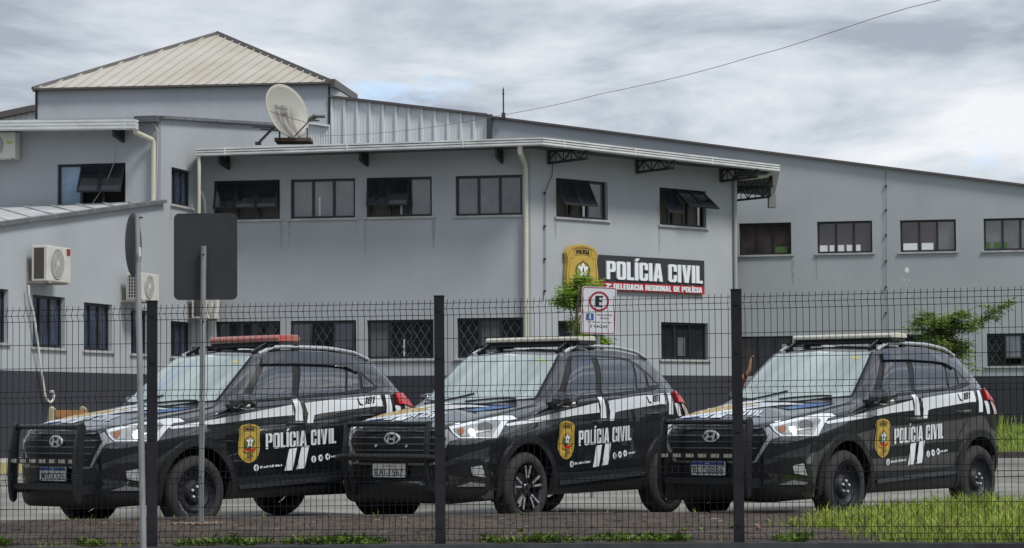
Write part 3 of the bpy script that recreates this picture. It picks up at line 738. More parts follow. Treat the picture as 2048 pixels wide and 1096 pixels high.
k = MB(); k.tube([at_depth(590, 272, 49.2), at_depth(617, 243, 48.95), fc], .014, 6); k.tube([at_depth(540, 223, 49.0), at_depth(612, 245, 48.95)], .007, 6)
k.tube([at_depth(616, 241, 48.9), at_depth(638, 241, 48.7)], .02, 8); k.build('feed_arm', STL, SD)
k = MB(); k.tube([at_depth(619, 240, 48.9), at_depth(631, 232, 48.85)], .05, 10); k.tube([at_depth(630, 233, 48.8), at_depth(650, 233, 48.8)], .032, 10); k.build('feed_horn', STL, SD)
# faded maker's lettering kept as unreadable grey marks
vs, fs, w = smudge(8, 3)
k = MB(); k.add([dc+du*(-.20+a/w*.36)+dv*(.10+b*.09)+dn*(-.150+.16*((-.20+a/w*.36)**2+(.10+b*.09)**2)/.37+.006) for a, b in vs], fs)
k.build('faded_lettering', mat('faded_grey_print', (.26, .24, .24), .7), SD, recalc=False)

# ---- air conditioners --------------------------------------------------------------------
ACW = mat('ac_casing', (.62, .62, .57), .5, noise=.15, nscale=4); ACD = mat('ac_coil', (.075, .06, .05), .7); FANM = mat('ac_fan_grille', (.36, .37, .37), .5)
BRK = mat('white_bracket', (.55, .55, .53), .6, noise=.35, nscale=6, nvar=(.33, .20, .11))
def ac_unit(label, o, u, n, L=.80, H=.56, D=.30, gap=.16, stickers=(), cage=False, wallbr=True):
    """o: wall point at bottom of the near end; u along the wall, n outwards"""
    root = empty('air_conditioner', o); tag(root, label, 'air conditioner', 'outdoor air conditioning units'); inv = -V(o)
    o = V((0, 0, 0)); z = V((0, 0, 1))
    k = MB(); c = o+n*gap+z*.03
    k.fr(c, u*L, n*D, z*H); k.build('casing', ACW, root, bevel=.015)
    k = MB(); k.fr(c-u*.004+n*.05+z*.04, u*.003, n*(D-.11), z*(H-.08))
    ko = k.build('coil', ACD, root)
    if cage:
        g = MB()
        for i in range(5): g.fr(c-u*.015+n*(.05+(D-.11)*i/4)+z*.04, u*.008, n*.008, z*(H-.08))
        for i in range(8): g.fr(c-u*.015+n*.05+z*(.04+(H-.09)*i/7), u*.008, n*(D-.11), z*.008)
        g.build('coil_guard', ACW, root)
    fcn = c+u*L*.42+n*(D+.004)+z*H*.5
    k = MB(); k.lathe([(.0, 0), (.06, .012), (.06, .0), (H*.40, .0), (H*.42, .012), (H*.44, .0)], fcn, n, 36); fo = k.build('fan_grille', FANM, root, smooth=True)
    k = MB()
    for i in range(36):
        t = 2*math.pi*i/36; d = (u*math.cos(t)+z*math.sin(t)); k.bar(fcn+d*.06+n*.012, fcn+d*H*.42+n*.012, .004)
    for rr in (.10, .15, .2): k.tube([fcn+n*.014+(u*math.cos(2*math.pi*i/24)+z*math.sin(2*math.pi*i/24))*rr for i in range(25)], .003, 4)
    k.lathe([(0, .02), (.05, .018), (.055, .005)], fcn, n, 16)
    k.build('fan_guard', ACW, fo)
    for (a, b, w, h, m) in stickers:
        k = MB(); k.fr(c+u*L*a+n*(D+.002)+z*H*b, u*w, n*.003, z*h); k.build('sticker', m, root)
    k = MB()
    for a in (.1, .9):
        q = o+u*L*a; k.fr(q-u*.02+n*.022, u*.04, n*(gap+D), z*.035); k.fr(q-u*.02+n*.0, u*.04, n*.022, z*.32)
    k.build('bracket', BRK, root)
    return root
nL, uL = LW.n, LW.u
p1 = LW.px(50, 566, .0); RS = mat('red_sticker', (.30, .03, .025), .5)
ac_unit('white air conditioner with small red sticker, above the barred windows of the left wing', p1, uL, nL, .95, .62, .30, .12, [(.82, .78, .14, .12, RS)])
p2 = LW.px(238, 604, 0)
ac_unit('air conditioner unit with caged coil and rusty bracket, behind the round sign', p2, uL, nL, .85, .52, .32, .14, cage=True)
p3 = LW.px(372, 640, 0)
ac_unit('air conditioner unit mostly hidden behind the blank rectangular sign', p3, uL, nL, .8, .55, .3, .12)
p4 = UL.px(-34, 325, 0); YS = mat('yellow_green_label', (.45, .50, .08), .5)
ac_unit('air conditioner with yellow energy label on the upper left wall', p4, UL.u, UL.n, .82, .53, .28, .1, [(.78, .55, .12, .05, YS)])
HOSE = mat('white_hose', (.66, .66, .62), .5)
hp = [(57, 570), (58, 590), (62, 606), (66, 622), (71, 650), (76, 690), (81, 730), (86, 762), (90, 790), (95, 801), (101, 805), (106, 800), (108, 790), (106, 783), (101, 783)]
cable('drain_hose', [LW.px(x, y, .10+.06*(i > 9)) for i, (x, y) in enumerate(hp)], .022, HOSE, 'white curled drain hose hanging down the left wing below the air conditioner', 'hose')
cable('drain_hose', [LW.px(x, y, .12) for x, y in ((398, 378), (404, 386), (409, 400), (411, 425), (411, 470), (406, 520))], .025, HOSE, 'white hose curving down from the corner beside the upper left windows', 'hose')
cable('loose_wire', [UL.px(x, y, .1) for x, y in ((232, 300), (228, 325), (218, 352), (205, 378), (188, 402), (182, 412))], .008, mat('grey_wire', (.3, .3, .3), .6), 'thin grey wire hanging across the upper left awning window', 'wire')

# ---- overhead cable
pts = []; ctl = [(640, 272, 50.5), (800, 262, 48), (985, 233.5, 45), (1200, 188, 42), (1500, 114.5, 37.5), (1880, 0, 32), (2020, -47, 30)]
for i in range(len(ctl)-1):
    for j in range(6):
        t = j/6; a, b_ = ctl[i], ctl[i+1]
        pm, pn = ctl[max(i-1, 0)], ctl[min(i+2, len(ctl)-1)]
        y = .5*((2*a[1])+(-pm[1]+b_[1])*t+(2*pm[1]-5*a[1]+4*b_[1]-pn[1])*t*t+(-pm[1]+3*a[1]-3*b_[1]+pn[1])*t**3)
        pts.append(at_depth(a[0]+(b_[0]-a[0])*t, y, a[2]+(b_[2]-a[2])*t))
cable('overhead_cable', pts, .0048, mat('reddish_cable', (.30, .20, .18), .7), 'thin reddish cable spanning the cloudy sky down towards the satellite dish', 'cable')

# ================================================================== GROUND
def pchip(xs, ys, x):
    n = len(xs)
    if x <= xs[0]: return ys[0]
    if x >= xs[-1]: return ys[-1]
    i = 0
    while x > xs[i+1]: i += 1
    def d(j):
        if j == 0 or j == n-1:
            k = 0 if j == 0 else n-2; return (ys[k+1]-ys[k])/(xs[k+1]-xs[k])
        h0, h1 = xs[j]-xs[j-1], xs[j+1]-xs[j]; s0, s1 = (ys[j]-ys[j-1])/h0, (ys[j+1]-ys[j])/h1
        if s0*s1 <= 0: return 0
        w1, w2 = 2*h1+h0, h1+2*h0; return (w1+w2)/(w1/s0+w2/s1)
    h = xs[i+1]-xs[i]; t = (x-xs[i])/h
    return ys[i]*(1+2*t)*(1-t)**2+h*d(i)*t*(1-t)**2+ys[i+1]*t*t*(3-2*t)+h*d(i+1)*t*t*(t-1)
def sm(t): t = max(0, min(1, t)); return t*t*(3-2*t)
def gz(x, y): return .16*sm((y-25)/12)*sm((-x-1)/4)*(1 if y < 60 else 1)
fence_x = [-8.0, -5.55, -3.08, -.62, 1.86, 4.33, 7.5]; fence_y = [20.85, 20.72, 20.52, 20.33, 19.92, 19.25, 18.3]
def fy(x): return pchip(fence_x, fence_y, x)
def fz(x): return -.02+.0066*(x+4.2)      # ground under the fence
def ky(x): return pchip([-9, -4.8, 0, 2.3, 6, 9], [21.9, 22.3, 22.85, 22.95, 22.6, 22.3], x)
xs = [-600, -120, -40, -22]+[-16+1.0*i for i in range(34)]+[24, 60, 150, 600]
ys = [22.6, 24, 26, 28, 30, 32, 34, 36, 38, 40, 45, 60, 120, 600]
k = MB(); 
for y in ys:
    for x in xs: k.v.append((x, (ky(x)-.02 if y == 22.6 else y), gz(x, y) if abs(x) < 30 else 0))
nx = len(xs)
for j in range(len(ys)-1):
    for i in range(nx-1): k.f.append([j*nx+i, j*nx+i+1, (j+1)*nx+i+1, (j+1)*nx+i]); k.m.append(0)
LOT, nt, b = new_mat('pale_stone_lot'); b.inputs['Roughness'].default_value = .95; b.inputs['Specular IOR Level'].default_value = .2
tc = nd(nt, 'ShaderNodeTexCoord'); n1 = nd(nt, 'ShaderNodeTexNoise', Scale=.7, Detail=6.); n2 = nd(nt, 'ShaderNodeTexVoronoi', Scale=7.); n3 = nd(nt, 'ShaderNodeTexNoise', Scale=30., Detail=3.)
for n in (n1, n2, n3): nt.links.new(tc.outputs['Object'], n.inputs['Vector'])
r = nd(nt, 'ShaderNodeValToRGB'); r.color_ramp.elements[0].position = .35; r.color_ramp.elements[1].position = .65; r.color_ramp.elements[0].color = (.17, .168, .150, 1); r.color_ramp.elements[1].color = (.31, .305, .28, 1); nt.links.new(n1.outputs[0], r.inputs[0])
r2 = nd(nt, 'ShaderNodeValToRGB'); r2.color_ramp.elements[0].position = .35; r2.color_ramp.elements[1].position = .62; r2.color_ramp.elements[0].color = (.72, .72, .72, 1); r2.color_ramp.elements[1].color = (1, 1, 1, 1); nt.links.new(n3.outputs[0], r2.inputs[0])
mx = nd(nt, 'ShaderNodeMix', data_type='RGBA', blend_type='MULTIPLY'); mx.inputs[0].default_value = 1; nt.links.new(r.outputs[0], mx.inputs[6]); nt.links.new(r2.outputs[0], mx.inputs[7]); nt.links.new(mx.outputs[2], b.inputs['Base Color'])
tag(k.build('parking_lot_ground', LOT, recalc=False), kind='structure')
# near verge: brown block paving between fence and kerb
PAV, nt, b = new_mat('brown_block_paving'); b.inputs['Roughness'].default_value = .95; b.inputs['Specular IOR Level'].default_value = .15
tc = nd(nt, 'ShaderNodeTexCoord'); br = nd(nt, 'ShaderNodeTexBrick', Scale=1.0); br.inputs['Brick Width'].default_value = .24; br.inputs['Row Height'].default_value = .2; br.inputs['Mortar Size'].default_value = .012
br.inputs['Color1'].default_value = (.088, .076, .070, 1); br.inputs['Color2'].default_value = (.108, .088, .080, 1); br.inputs['Mortar'].default_value = (.055, .049, .044, 1)
n1 = nd(nt, 'ShaderNodeTexNoise', Scale=2.5, Detail=8., Roughness=.7)
wv = nd(nt, 'ShaderNodeTexNoise', Scale=6.); mxv = nd(nt, 'ShaderNodeMix', data_type='RGBA', blend_type='LINEAR_LIGHT'); mxv.inputs[0].default_value = .05
nt.links.new(tc.outputs['Object'], wv.inputs['Vector']); nt.links.new(tc.outputs['Object'], mxv.inputs[6]); nt.links.new(wv.outputs[1], mxv.inputs[7]); nt.links.new(mxv.outputs[2], br.inputs['Vector']); nt.links.new(tc.outputs['Object'], n1.inputs['Vector'])
r = nd(nt, 'ShaderNodeValToRGB'); r.color_ramp.elements[0].position = .3; r.color_ramp.elements[1].position = .72; r.color_ramp.elements[0].color = (.55, .55, .5, 1); r.color_ramp.elements[1].color = (1.3, 1.25, 1.2, 1); nt.links.new(n1.outputs[0], r.inputs[0])
mx = nd(nt, 'ShaderNodeMix', data_type='RGBA', blend_type='MULTIPLY'); mx.inputs[0].default_value = 1; nt.links.new(br.outputs[0], mx.inputs[6]); nt.links.new(r.outputs[0], mx.inputs[7]); nt.links.new(mx.outputs[2], b.inputs['Base Color'])
KS = mat('dark_kerb_stone', (.085, .07, .065), .95, noise=.5, nscale=7, bump=.5, bscale=25)
k = MB(); N = 60; M = 8
def vz(x, t):  # height across the verge, t 0 at fence 1 at kerb
    return fz(x)-.015+(.135-fz(x))*sm(t*1.05)+.012*math.sin(x*2.3+t*5)*math.sin(t*3.1)
for i in range(N+1):
    x = -9+18*i/N
    for j in range(M+1):
        t = j/M; y = fy(x)+(ky(x)-.13-fy(x))*t; k.v.append((x, y, vz(x, t)))
for i in range(N):
    for j in range(M): a = i*(M+1)+j; k.f.append([a, a+M+1, a+M+2, a+1]); k.m.append(0)
tag(k.build('verge_paving', PAV, smooth=True, recalc=False), kind='structure')
k = MB()
x = -9.0
while x < 9:
    L = .9*(.97+.06*random.random()); x2 = x+L-.012; dz = random.uniform(-.006, .006)
    k.fr((x, ky(x)-.13, -.12), (x2-x, ky(x2)-ky(x), 0), (0, .125, 0), (0, 0, .255+dz)); x += L
tag(k.build('lot_kerb', KS, bevel=.012), kind='structure')
# pavement in front of the fence and street
k = MB(); k.add([(-300, -300, -.30), (300, -300, -.30), (300, 18.0, -.22), (-300, 20.4, -.22)], [(0, 1, 2, 3)])
tag(k.build('street_pavement', mat('grey_pavement', (.11, .108, .10), .95, noise=.35, nscale=1.5)), kind='structure')
# added unseen ring of dark hills, darkens reflections in the car paint
k = MB(); n = 110
for i in range(n+1):
    t = math.radians(-246+312*i/n); rr = 75
    for j, (dr, z) in enumerate(((0, -.3), (3, 6+2*math.sin(i*1.3)+1.5*math.sin(i*.47)), (14, 11+3*math.sin(i*.9)+2*math.sin(i*2.7)), (40, 12))): k.v.append(((rr+dr)*math.cos(t), (rr+dr)*math.sin(t)+10, z))
for i in range(n):
    for j in range(3): a = i*4+j; k.f.append([a, a+4, a+5, a+1]); k.m.append(0)
tag(k.build('added_hill_ring', mat('dark_added_hill', (.035, .05, .022), .95, noise=.6, nscale=.35), recalc=False), kind='structure')
# fence footing
k = MB()
for i in range(36):
    x0 = -9+.5*i; x1 = x0+.5; k.fr((x0, fy(x0)-.13, -.3), (x1-x0, fy(x1)-fy(x0), 0), (0, .2, 0), (0, 0, 0.30+fz(x0)-.006))
tag(k.build('fence_footing', mat('dark_concrete_footing', (.045, .045, .05), .9, noise=.4, nscale=5)), kind='structure')
# yellow worn parking lines
YL = mat('worn_yellow_paint', (.50, .42, .17), .9, noise=.5, nscale=6, nvar=(.36, .34, .28))
def paint_line(name, a, b, w=.11):
    a, b = V(a), V(b); d = (b-a).normalized(); r = V((d.y, -d.x, 0))*w/2; k = MB(); n = 12
    for i in range(n+1):
        p = a.lerp(b, i/n)
        for q in (p-r, p+r): k.v.append((q.x, q.y, gz(q.x, q.y)+.006))
    for i in range(n): k.f.append([2*i, 2*i+1, 2*i+3, 2*i+2]); k.m.append(0)
    return tag(k.build(name, YL), kind='structure')
for (px_, ln) in ((-60, 5), (585, 5), (1240, 5)):
    a = at_z(px_, 1024, 0); a.y = ky(a.x)+.25; paint_line('parking_line', a, a+V((math.sin(.70), math.cos(.70), 0))*ln)
a = at_z(0, 1024, 0); paint_line('parking_line', V((a.x-2, a.y-.12, 0)), V((a.x+1.1, a.y+.35, 0)))
# raised walk and yellow kerb by the left wing, grass bank on the right
k = MB(); a0_, a1_ = -16.0, 8.0
k.add([LW.P(a0_-4, .33, 0), LW.P(a1_, .33, 0), LW.P(a1_, .33, 1.5), LW.P(a0_-4, .33, 1.5), LW.P(a0_-4, .1, 1.5), LW.P(a1_, .1, 1.5)], [(0, 1, 2, 3), (3, 2, 5, 4)])
tag(k.build('wall_walk', mat('pale_concrete_walk', (.40, .39, .36), .9, noise=.2, nscale=2)), kind='structure')
k = MB(); k.fr(LW.P(a0_-4, .05, 1.5), LW.u*(a1_-a0_+4), LW.n*.13, (0, 0, .283)); tag(k.build('yellow_kerb', mat('worn_yellow_kerb', (.42, .36, .14), .9, noise=.5, nscale=5, nvar=(.25, .24, .2))), kind='structure')
k = MB(); gx = [3+2.0*i for i in range(14)]
def bank(x, t): yb = 50+.02*x; wy = BR.P(0, 0).y; p = BR.p+BR.u*((x-BR.p.x)/BR.u.x); return V((x, 49.8+(p.y-.02-49.8)*t, .13+.40*sm(t)))
for x in gx:
    for j in range(6): k.v.append(tuple(bank(x, j/5)))
for i in range(len(gx)-1):
    for j in range(5): a = i*6+j; k.f.append([a, a+6, a+7, a+1]); k.m.append(0)
GRS = mat('grass_soil', (.075, .11, .025), .95, noise=.5, nscale=3)
tag(k.build('grass_bank', GRS, smooth=True, recalc=False), kind='structure')
k = MB(); k.fr((3, 49.6, -.02), (28, 0, 0), (0, .2, 0), (0, 0, .15)); tag(k.build('bank_kerb', KS), kind='structure')

# ================================================================== GRASS AND WEEDS
def leafmat(name, c1, c2, tr=.25):
    m, nt, b = new_mat(name); b.inputs['Roughness'].default_value = .55; b.inputs['Specular IOR Level'].default_value = .3
    oi = nd(nt, 'ShaderNodeTexCoord'); n = nd(nt, 'ShaderNodeTexNoise', Scale=9., Detail=3.); nt.links.new(oi.outputs['Object'], n.inputs['Vector'])
    n2 = nd(nt, 'ShaderNodeTexWhiteNoise'); geo = nd(nt, 'ShaderNodeNewGeometry'); 
    a = nd(nt, 'ShaderNodeMath', operation='MULTIPLY_ADD'); a.inputs[1].default_value = .45; a.inputs[2].default_value = -.22; nt.links.new(geo.outputs['Random Per Island'], a.inputs[0])
    a2 = nd(nt, 'ShaderNodeMath', operation='ADD'); nt.links.new(a.outputs[0], a2.inputs[0]); nt.links.new(n.outputs[0], a2.inputs[1])
    r = nd(nt, 'ShaderNodeValToRGB'); r.color_ramp.elements[0].position = .3; r.color_ramp.elements[1].position = .72; r.color_ramp.elements[0].color = (*c1, 1); r.color_ramp.elements[1].color = (*c2, 1); nt.links.new(a2.outputs[0], r.inputs[0]); nt.links.new(r.outputs[0], b.inputs['Base Color'])
    t = nd(nt, 'ShaderNodeBsdfTranslucent'); nt.links.new(r.outputs[0], t.inputs[0]); ms = nd(nt, 'ShaderNodeMixShader'); ms.inputs[0].default_value = tr
    nt.links.new(b.outputs[0], ms.inputs[1]); nt.links.new(t.outputs[0], ms.inputs[2]); nt.links.new(ms.outputs[0], nt.nodes['Material Output'].inputs[0])
    MATS[name] = m; return m
GR1 = leafmat('grass_blades', (.12, .18, .03), (.55, .68, .14), .5); DRY = leafmat('dry_grass', (.16, .12, .04), (.30, .24, .08), .3)
def blade(k, p, h, w, lean, az):
    d = V((math.cos(az), math.sin(az), 0)); s = V((-d.y, d.x, 0)) if random.random() < .3 else V((1, 0, 0))
    a = p; b_ = p+d*lean*.35+V((0, 0, h*.6)); c = p+d*lean+V((0, 0, h))
    k.add([a-s*w/2, a+s*w/2, b_+s*w*.4, b_-s*w*.4, c], [(0, 1, 2, 3), (3, 2, 4)])
k = MB(); k2 = MB()
def gdens(x, t):
    px_ = 1024+x*4800/21.5
    edge = 1590+15*(1-t)+60*math.sin(t*9)+30*math.sin(t*23)
    e = (px_-edge)/230
    return max(0, min(1, e))*(.55+.45*sm(.5+1.1*math.sin(x*6.1+2*math.sin(t*7))*math.sin(t*11+x*2.2)))
for i in range(34000):
    x = random.uniform(2.0, 6.4); t = random.random()**.9; dn_ = gdens(x, t)
    if random.random() > dn_*(1.0): continue
    y = fy(x)+(ky(x)-.02-fy(x))*t; p = V((x, y, vz(x, t)))
    cl = .5+.5*math.sin(x*5.1+1.3*math.sin(y*4))*math.sin(y*6.3+x*2)
    h = (.05+.15*random.random()*random.random()+.10*cl*random.random())*(.45+.55*dn_)
    if x > 4.2: h *= 1.15
    (k2 if random.random() < .05 else k).__class__
    tgt = k2 if random.random() < .10+.12*math.sin(x*4.3+y*3) else k
    blade(tgt, p, h, .007+.008*random.random(), h*random.uniform(.1, 1.3), random.uniform(0, 6.28))
for i in range(9000):     # bank grass behind
    x = random.uniform(9, 17); t = random.random(); blade(k, bank(x, t), random.uniform(.05, .16)+(.25 if t > .9 and random.random() < .3 else 0), .02, random.uniform(.02, .1), random.uniform(0, 6.28))
for i in range(700):      # stray blades along the kerb and the fence
    x = random.uniform(-5, 2.6); 
    if random.random() < .35: y = ky(x)-.12; t = .98
    else: t = random.random()*.22; y = fy(x)+(ky(x)-fy(x))*t
    if math.sin(x*3.1)+math.sin(x*7.7+1) < .1: continue
    blade(k, V((x, y, vz(x, t))), random.uniform(.02, .07), .006, random.uniform(.01, .05), random.uniform(0, 6.28))
tag(k.build('grass', GR1, recalc=False), kind='stuff'); tag(k2.build('dry_grass', DRY, recalc=False), kind='stuff')
def leafq(k, p, d, L, w, up=None):
    d = d.normalized(); s = d.cross(V((0, 0, 1))); s = s.normalized() if s.length > .01 else V((1, 0, 0)); s = (s+V((random.uniform(-.5, .5), random.uniform(-.5, .5), random.uniform(-.6, .6)))).normalized()
    m_ = p+d*L*.5; e = p+d*L-V((0, 0, L*.15)); k.add([p, m_+s*w/2, e, m_-s*w/2], [(0, 1, 2, 3)])
k = MB()
for i in range(460):
    x = random.uniform(-5.4, 2.7)
    if math.sin(x*2.2)+.7*math.sin(x*5.3+2) < -.35: continue
    t = random.random()*.16+.005; y = fy(x)+(ky(x)-fy(x))*t; c = V((x, y, vz(x, t)+.004)); big = random.random()**1.5
    for j in range(random.randint(6, 16)):
        a = random.uniform(0, 6.28); d = V((math.cos(a), math.sin(a), random.uniform(.2, 1.6))); leafq(k, c+V((random.uniform(-.05, .05), random.uniform(-.03, .03), random.uniform(0, .03)*big)), d, .04+.10*big*random.random(), .018+.024*big)
for (px_, py_) in ((470, 1052), (1368, 1052), (1405, 1035), (1461, 1040), (690, 1074), (1042, 1068)):
    c = at_depth(px_, py_, 21.2); c.z = vz(c.x, (c.y-fy(c.x))/(ky(c.x)-fy(c.x)))
    for j in range(9): a = random.uniform(0, 6.28); leafq(k, c, V((math.cos(a), math.sin(a), .9)), .06, .03)
tag(k.build('weeds', leafmat('weed_leaves', (.05, .10, .015), (.22, .33, .05)), recalc=False), kind='stuff')
# litter and debris on paving
k = MB()
for i in range(260):
    x = random.uniform(-5.5, 2.6); t = random.uniform(.03, .93); y = fy(x)+(ky(x)-.13-fy(x))*t; c = V((x, y, vz(x, t)+.006)); a = random.uniform(0, 3.14); L = random.choice((.01, .015, .02, .05, .09)); w = .006 if L > .03 else L*.7
    d = V((math.cos(a), math.sin(a), 0)); s = V((-d.y, d.x, 0)); k.mat(0 if random.random() < .65 else 1); k.fr(c, d*L, s*w, (0, 0, .005))
tag(k.build('debris', [mat('dark_twigs', (.03, .025, .02), .9), mat('pale_bits', (.38, .34, .28), .9)]), kind='stuff')
def dry_leaf(px_, py_, d, label, m, sz):
    c = at_depth(px_, py_, d); k = MB(); n = 14; pts = []
    for i in range(n):
        a = 2*math.pi*i/n; r = sz*(1 if i % 2 else .55)*(1.2 if 2 < i < 6 else .8); pts.append(c+V((math.cos(a)*r, .03*math.sin(a*2)*sz*8*.2, math.sin(a)*r)))
    vs = [c+V((0, -.02, 0))]+pts; k.add(vs, [(0, i+1, (i+1) % n+1) for i in range(n)]); k.bar(c, c+V((.01, 0, -sz*1.4)), .006)
    tag(k.build('fallen_leaf', m), label, 'leaf')
dry_leaf(1888, 1064, 20.2, 'reddish brown fallen leaf caught in the bright green grass', mat('red_leaf', (.36, .15, .10), .7, noise=.4, nscale=20), .062)
dry_leaf(1516, 1055, 21.0, 'pinkish dry leaf lying on the bare soil beside the right fence post', mat('pink_leaf', (.42, .26, .20), .7, noise=.4, nscale=20), .042)
k = MB(); c = at_depth(395, 1050, 21.9); c.z = vz(c.x, .75)+.005
for i in range(40): 
    p = c+V((random.gauss(0, .12), random.gauss(0, .06), 0)); r = random.uniform(.008, .03); k.fr(p, (r, 0, 0), (0, r, 0), (random.uniform(-.005, .005), 0, r*.5))
tag(k.build('mortar_rubble', mat('pale_rubble', (.42, .30, .22), .9)), kind='stuff')

# ================================================================== FENCE
WIRE = mat('dark_green_grey_wire', (.010, .012, .015), .8, spec=.15); POSTM = mat('anthracite_post', (.020, .020, .025), .75, spec=.2, noise=.25, nscale=5)
posts = [-5.55, -3.08, -.62, 1.86, 4.33]
plab = {1: 'black steel fence post left of centre, just right of the leaning round sign pole', 2: 'black steel fence post in front of the bonnet of the middle police car', 3: 'black steel fence post in front of the grille of the right police car'}
for i, x in enumerate(posts[1:4], 1):
    root = empty('fence_post', (x, fy(x), 0)); tag(root, plab[i], 'fence post', 'fence posts along the street')
    k = MB(); k.fr((-.043, -.03, fz(x)-.1), (.086, 0, 0), (0, .05, 0), (0, 0, 2.03+.1+.045)); k.build('shaft', POSTM, root, bevel=.004)
    k = MB(); k.fr((-.045, -.033, fz(x)+2.075), (.090, 0, 0), (0, .056, 0), (0, 0, .012)); k.build('cap', POSTM, root)
    for z in (.12, .9, 1.55, 1.95): k = MB(); k.box(-.02, .02, -.036, -.028, fz(x)+z, fz(x)+z+.03); k.build('clamp', POSTM, root)
rows = [0, .05, .10, .30, .50, .70, .75, .80, 1.0, 1.2, 1.4, 1.45, 1.5, 1.7, 1.9, 1.95, 2.0]   # from the bottom? filled below
# measured from the top: triple, 3x200, triple, 3x200, triple, 2x200, triple
top = [0, .05, .10, .30, .50, .70, .75, .80, 1.00, 1.20, 1.40, 1.45, 1.50, 1.70, 1.90, 1.95, 2.0]
heights = [2.0-t for t in top]
bends = [.05, .75, 1.45, 1.95]
flab = ['fence panel at the left edge, crossing the left bull bar', 'fence panel between left and middle posts', 'fence panel between middle and right posts', 'fence panel right of the last post, before the grass']
for i in range(4):
    xa, xb = posts[i]+.045, posts[i+1]-.045; pa = V((xa, fy(xa), 0)); pb = V((xb, fy(xb), 0)); d = pb-pa; L = d.length; u = d/L; n = V((u.y, -u.x, 0))
    root = empty('mesh_fence', (xa, pa.y, 0)); tag(root, 'black welded mesh '+flab[i], 'fence panel', 'mesh fence panels along the street')
    def zb(s): return fz(xa+(xb-xa)*s/L)+.03-.01
    k = MB(); nv = 45; rr = .0027
    for j in range(nv+1):
        s = L*(j+.5)/(nv+1); x0 = u*s; z0 = zb(s); prof = [(2.03, 0), (2.0, 0)]
        pts = []
        zz = [(2.03, 0), (2.0, .0), (1.95, .046), (1.90, 0), (1.30, 0), (1.25, .046), (1.20, 0), (.60, 0), (.55, .046), (.50, 0), (.10, 0), (.05, .046), (0, 0), (-.01, 0)]
        jit = random.gauss(0, .0022)
        for z, o in zz: pts.append(x0+u*(jit*math.sin(z*1.9+j))+n*o+u*(.012 if o else 0)*0+V((0, 0, z0+z)))
        k.tube(pts, rr, 5)
    k.build('upright_wires', WIRE, root)
    k = MB()
    for t in top:
        z = 2.0-t; o = .051 if any(abs(t-b_) < 1e-6 for b_ in bends) else .005
        k.tube([n*o+V((0, 0, zb(0)+z)), u*L*.5+n*o+V((0, 0, zb(L*.5)+z)), u*L+n*o+V((0, 0, zb(L)+z))], rr, 5)
    k.build('cross_wires', WIRE, root)

# ================================================================== STREET SIGNS
GALV = mat('galvanised_pole', (.30, .315, .32), .5, metal=.3, noise=.3, nscale=7, stretch=(1, 1, .4)); SBK = mat('dark_sign_back', (.032, .034, .042), .6, noise=.3, nscale=4)
# blank back of a rectangular sign
c = at_depth(411, 513, 22.2); sc = 4800/22.2
RSN = empty('traffic_sign', (c.x, c.y, 0)); tag(RSN, 'large dark rectangular sign seen from its blank back, on a grey metal pole', 'traffic sign')
k = MB(); W2, H2 = 128/sc/2, 174/sc/2
rp_ = []
for (sx_, sz_) in ((1, 1), (-1, 1), (-1, -1), (1, -1)):
    for j in range(5):
        a = {(1, 1): 0, (-1, 1): 90, (-1, -1): 180, (1, -1): 270}[(sx_, sz_)]+22.5*j; rp_.append((sx_*(W2-.05)+.05*math.cos(math.radians(a)), sz_*(H2-.05)+.05*math.sin(math.radians(a))))
k.prism(rp_, (0, 0, c.z), V((1, -.05, -.003)), (0, 0, 1), (0, .006, 0)); k.build('plate', SBK, RSN)
k = MB(); pb_ = at_depth(401.5, 1048, 22.15)-V((c.x, c.y, 0)); pt = at_depth(407.5, 492, 22.15)-V((c.x, c.y, 0)); k.tube([pb_-V((0, 0, .1)), pt], .026, 12); k.build('pole', GALV, RSN, smooth=True)
k = MB(); k.tube([pt+V((0, .0, -.08)), pt+V((0, -.04, -.08))], .01, 6); k.tube([pt+V((0, .0, -.7)), pt+V((0, -.04, -.7))], .01, 6); k.build('bolt', FRAME, RSN)
# leaning round sign
c = at_depth(268, 490, 18.6)
RD = empty('traffic_sign', (c.x, c.y, 0)); tag(RD, 'round sign seen nearly edge-on from behind, on a leaning galvanised pole', 'traffic sign')
a_ = math.radians(5.5); dnr = V((math.cos(a_), math.sin(a_)*-1, -.02)).normalized()
k = MB(); k.lathe([(0, 0), (.245, 0), (.25, .002), (.25, .006), (0, .006)], V((0, 0, c.z)), V((-dnr.x, -dnr.y, 0)), 48); k.build('plate', SBK, RD, smooth=30)
k = MB(); t0 = at_depth(273.5, 430, 18.55)-V((c.x, c.y, 0)); t1 = at_depth(287, 1100, 18.3)-V((c.x, c.y, 0)); dd = (t1-t0); k.tube([t0, t0+dd*1.25], .024, 12); k.build('pole', GALV, RD, smooth=True)
k = MB(); q = at_depth(281.5, 504, 18.5)-V((c.x, c.y, 0)); k.fr(q-V((.008, .03, .035)), (.016, 0, 0), (0, .004, 0), (0, 0, .07)); k.build('reflective_patch', WHITEP, RD)
k = MB(); k.tube([t0+V((0, 0, -.02)), t0+V((.045, 0, -.02))], .008, 6); k.build('bolt', FRAME, RD)
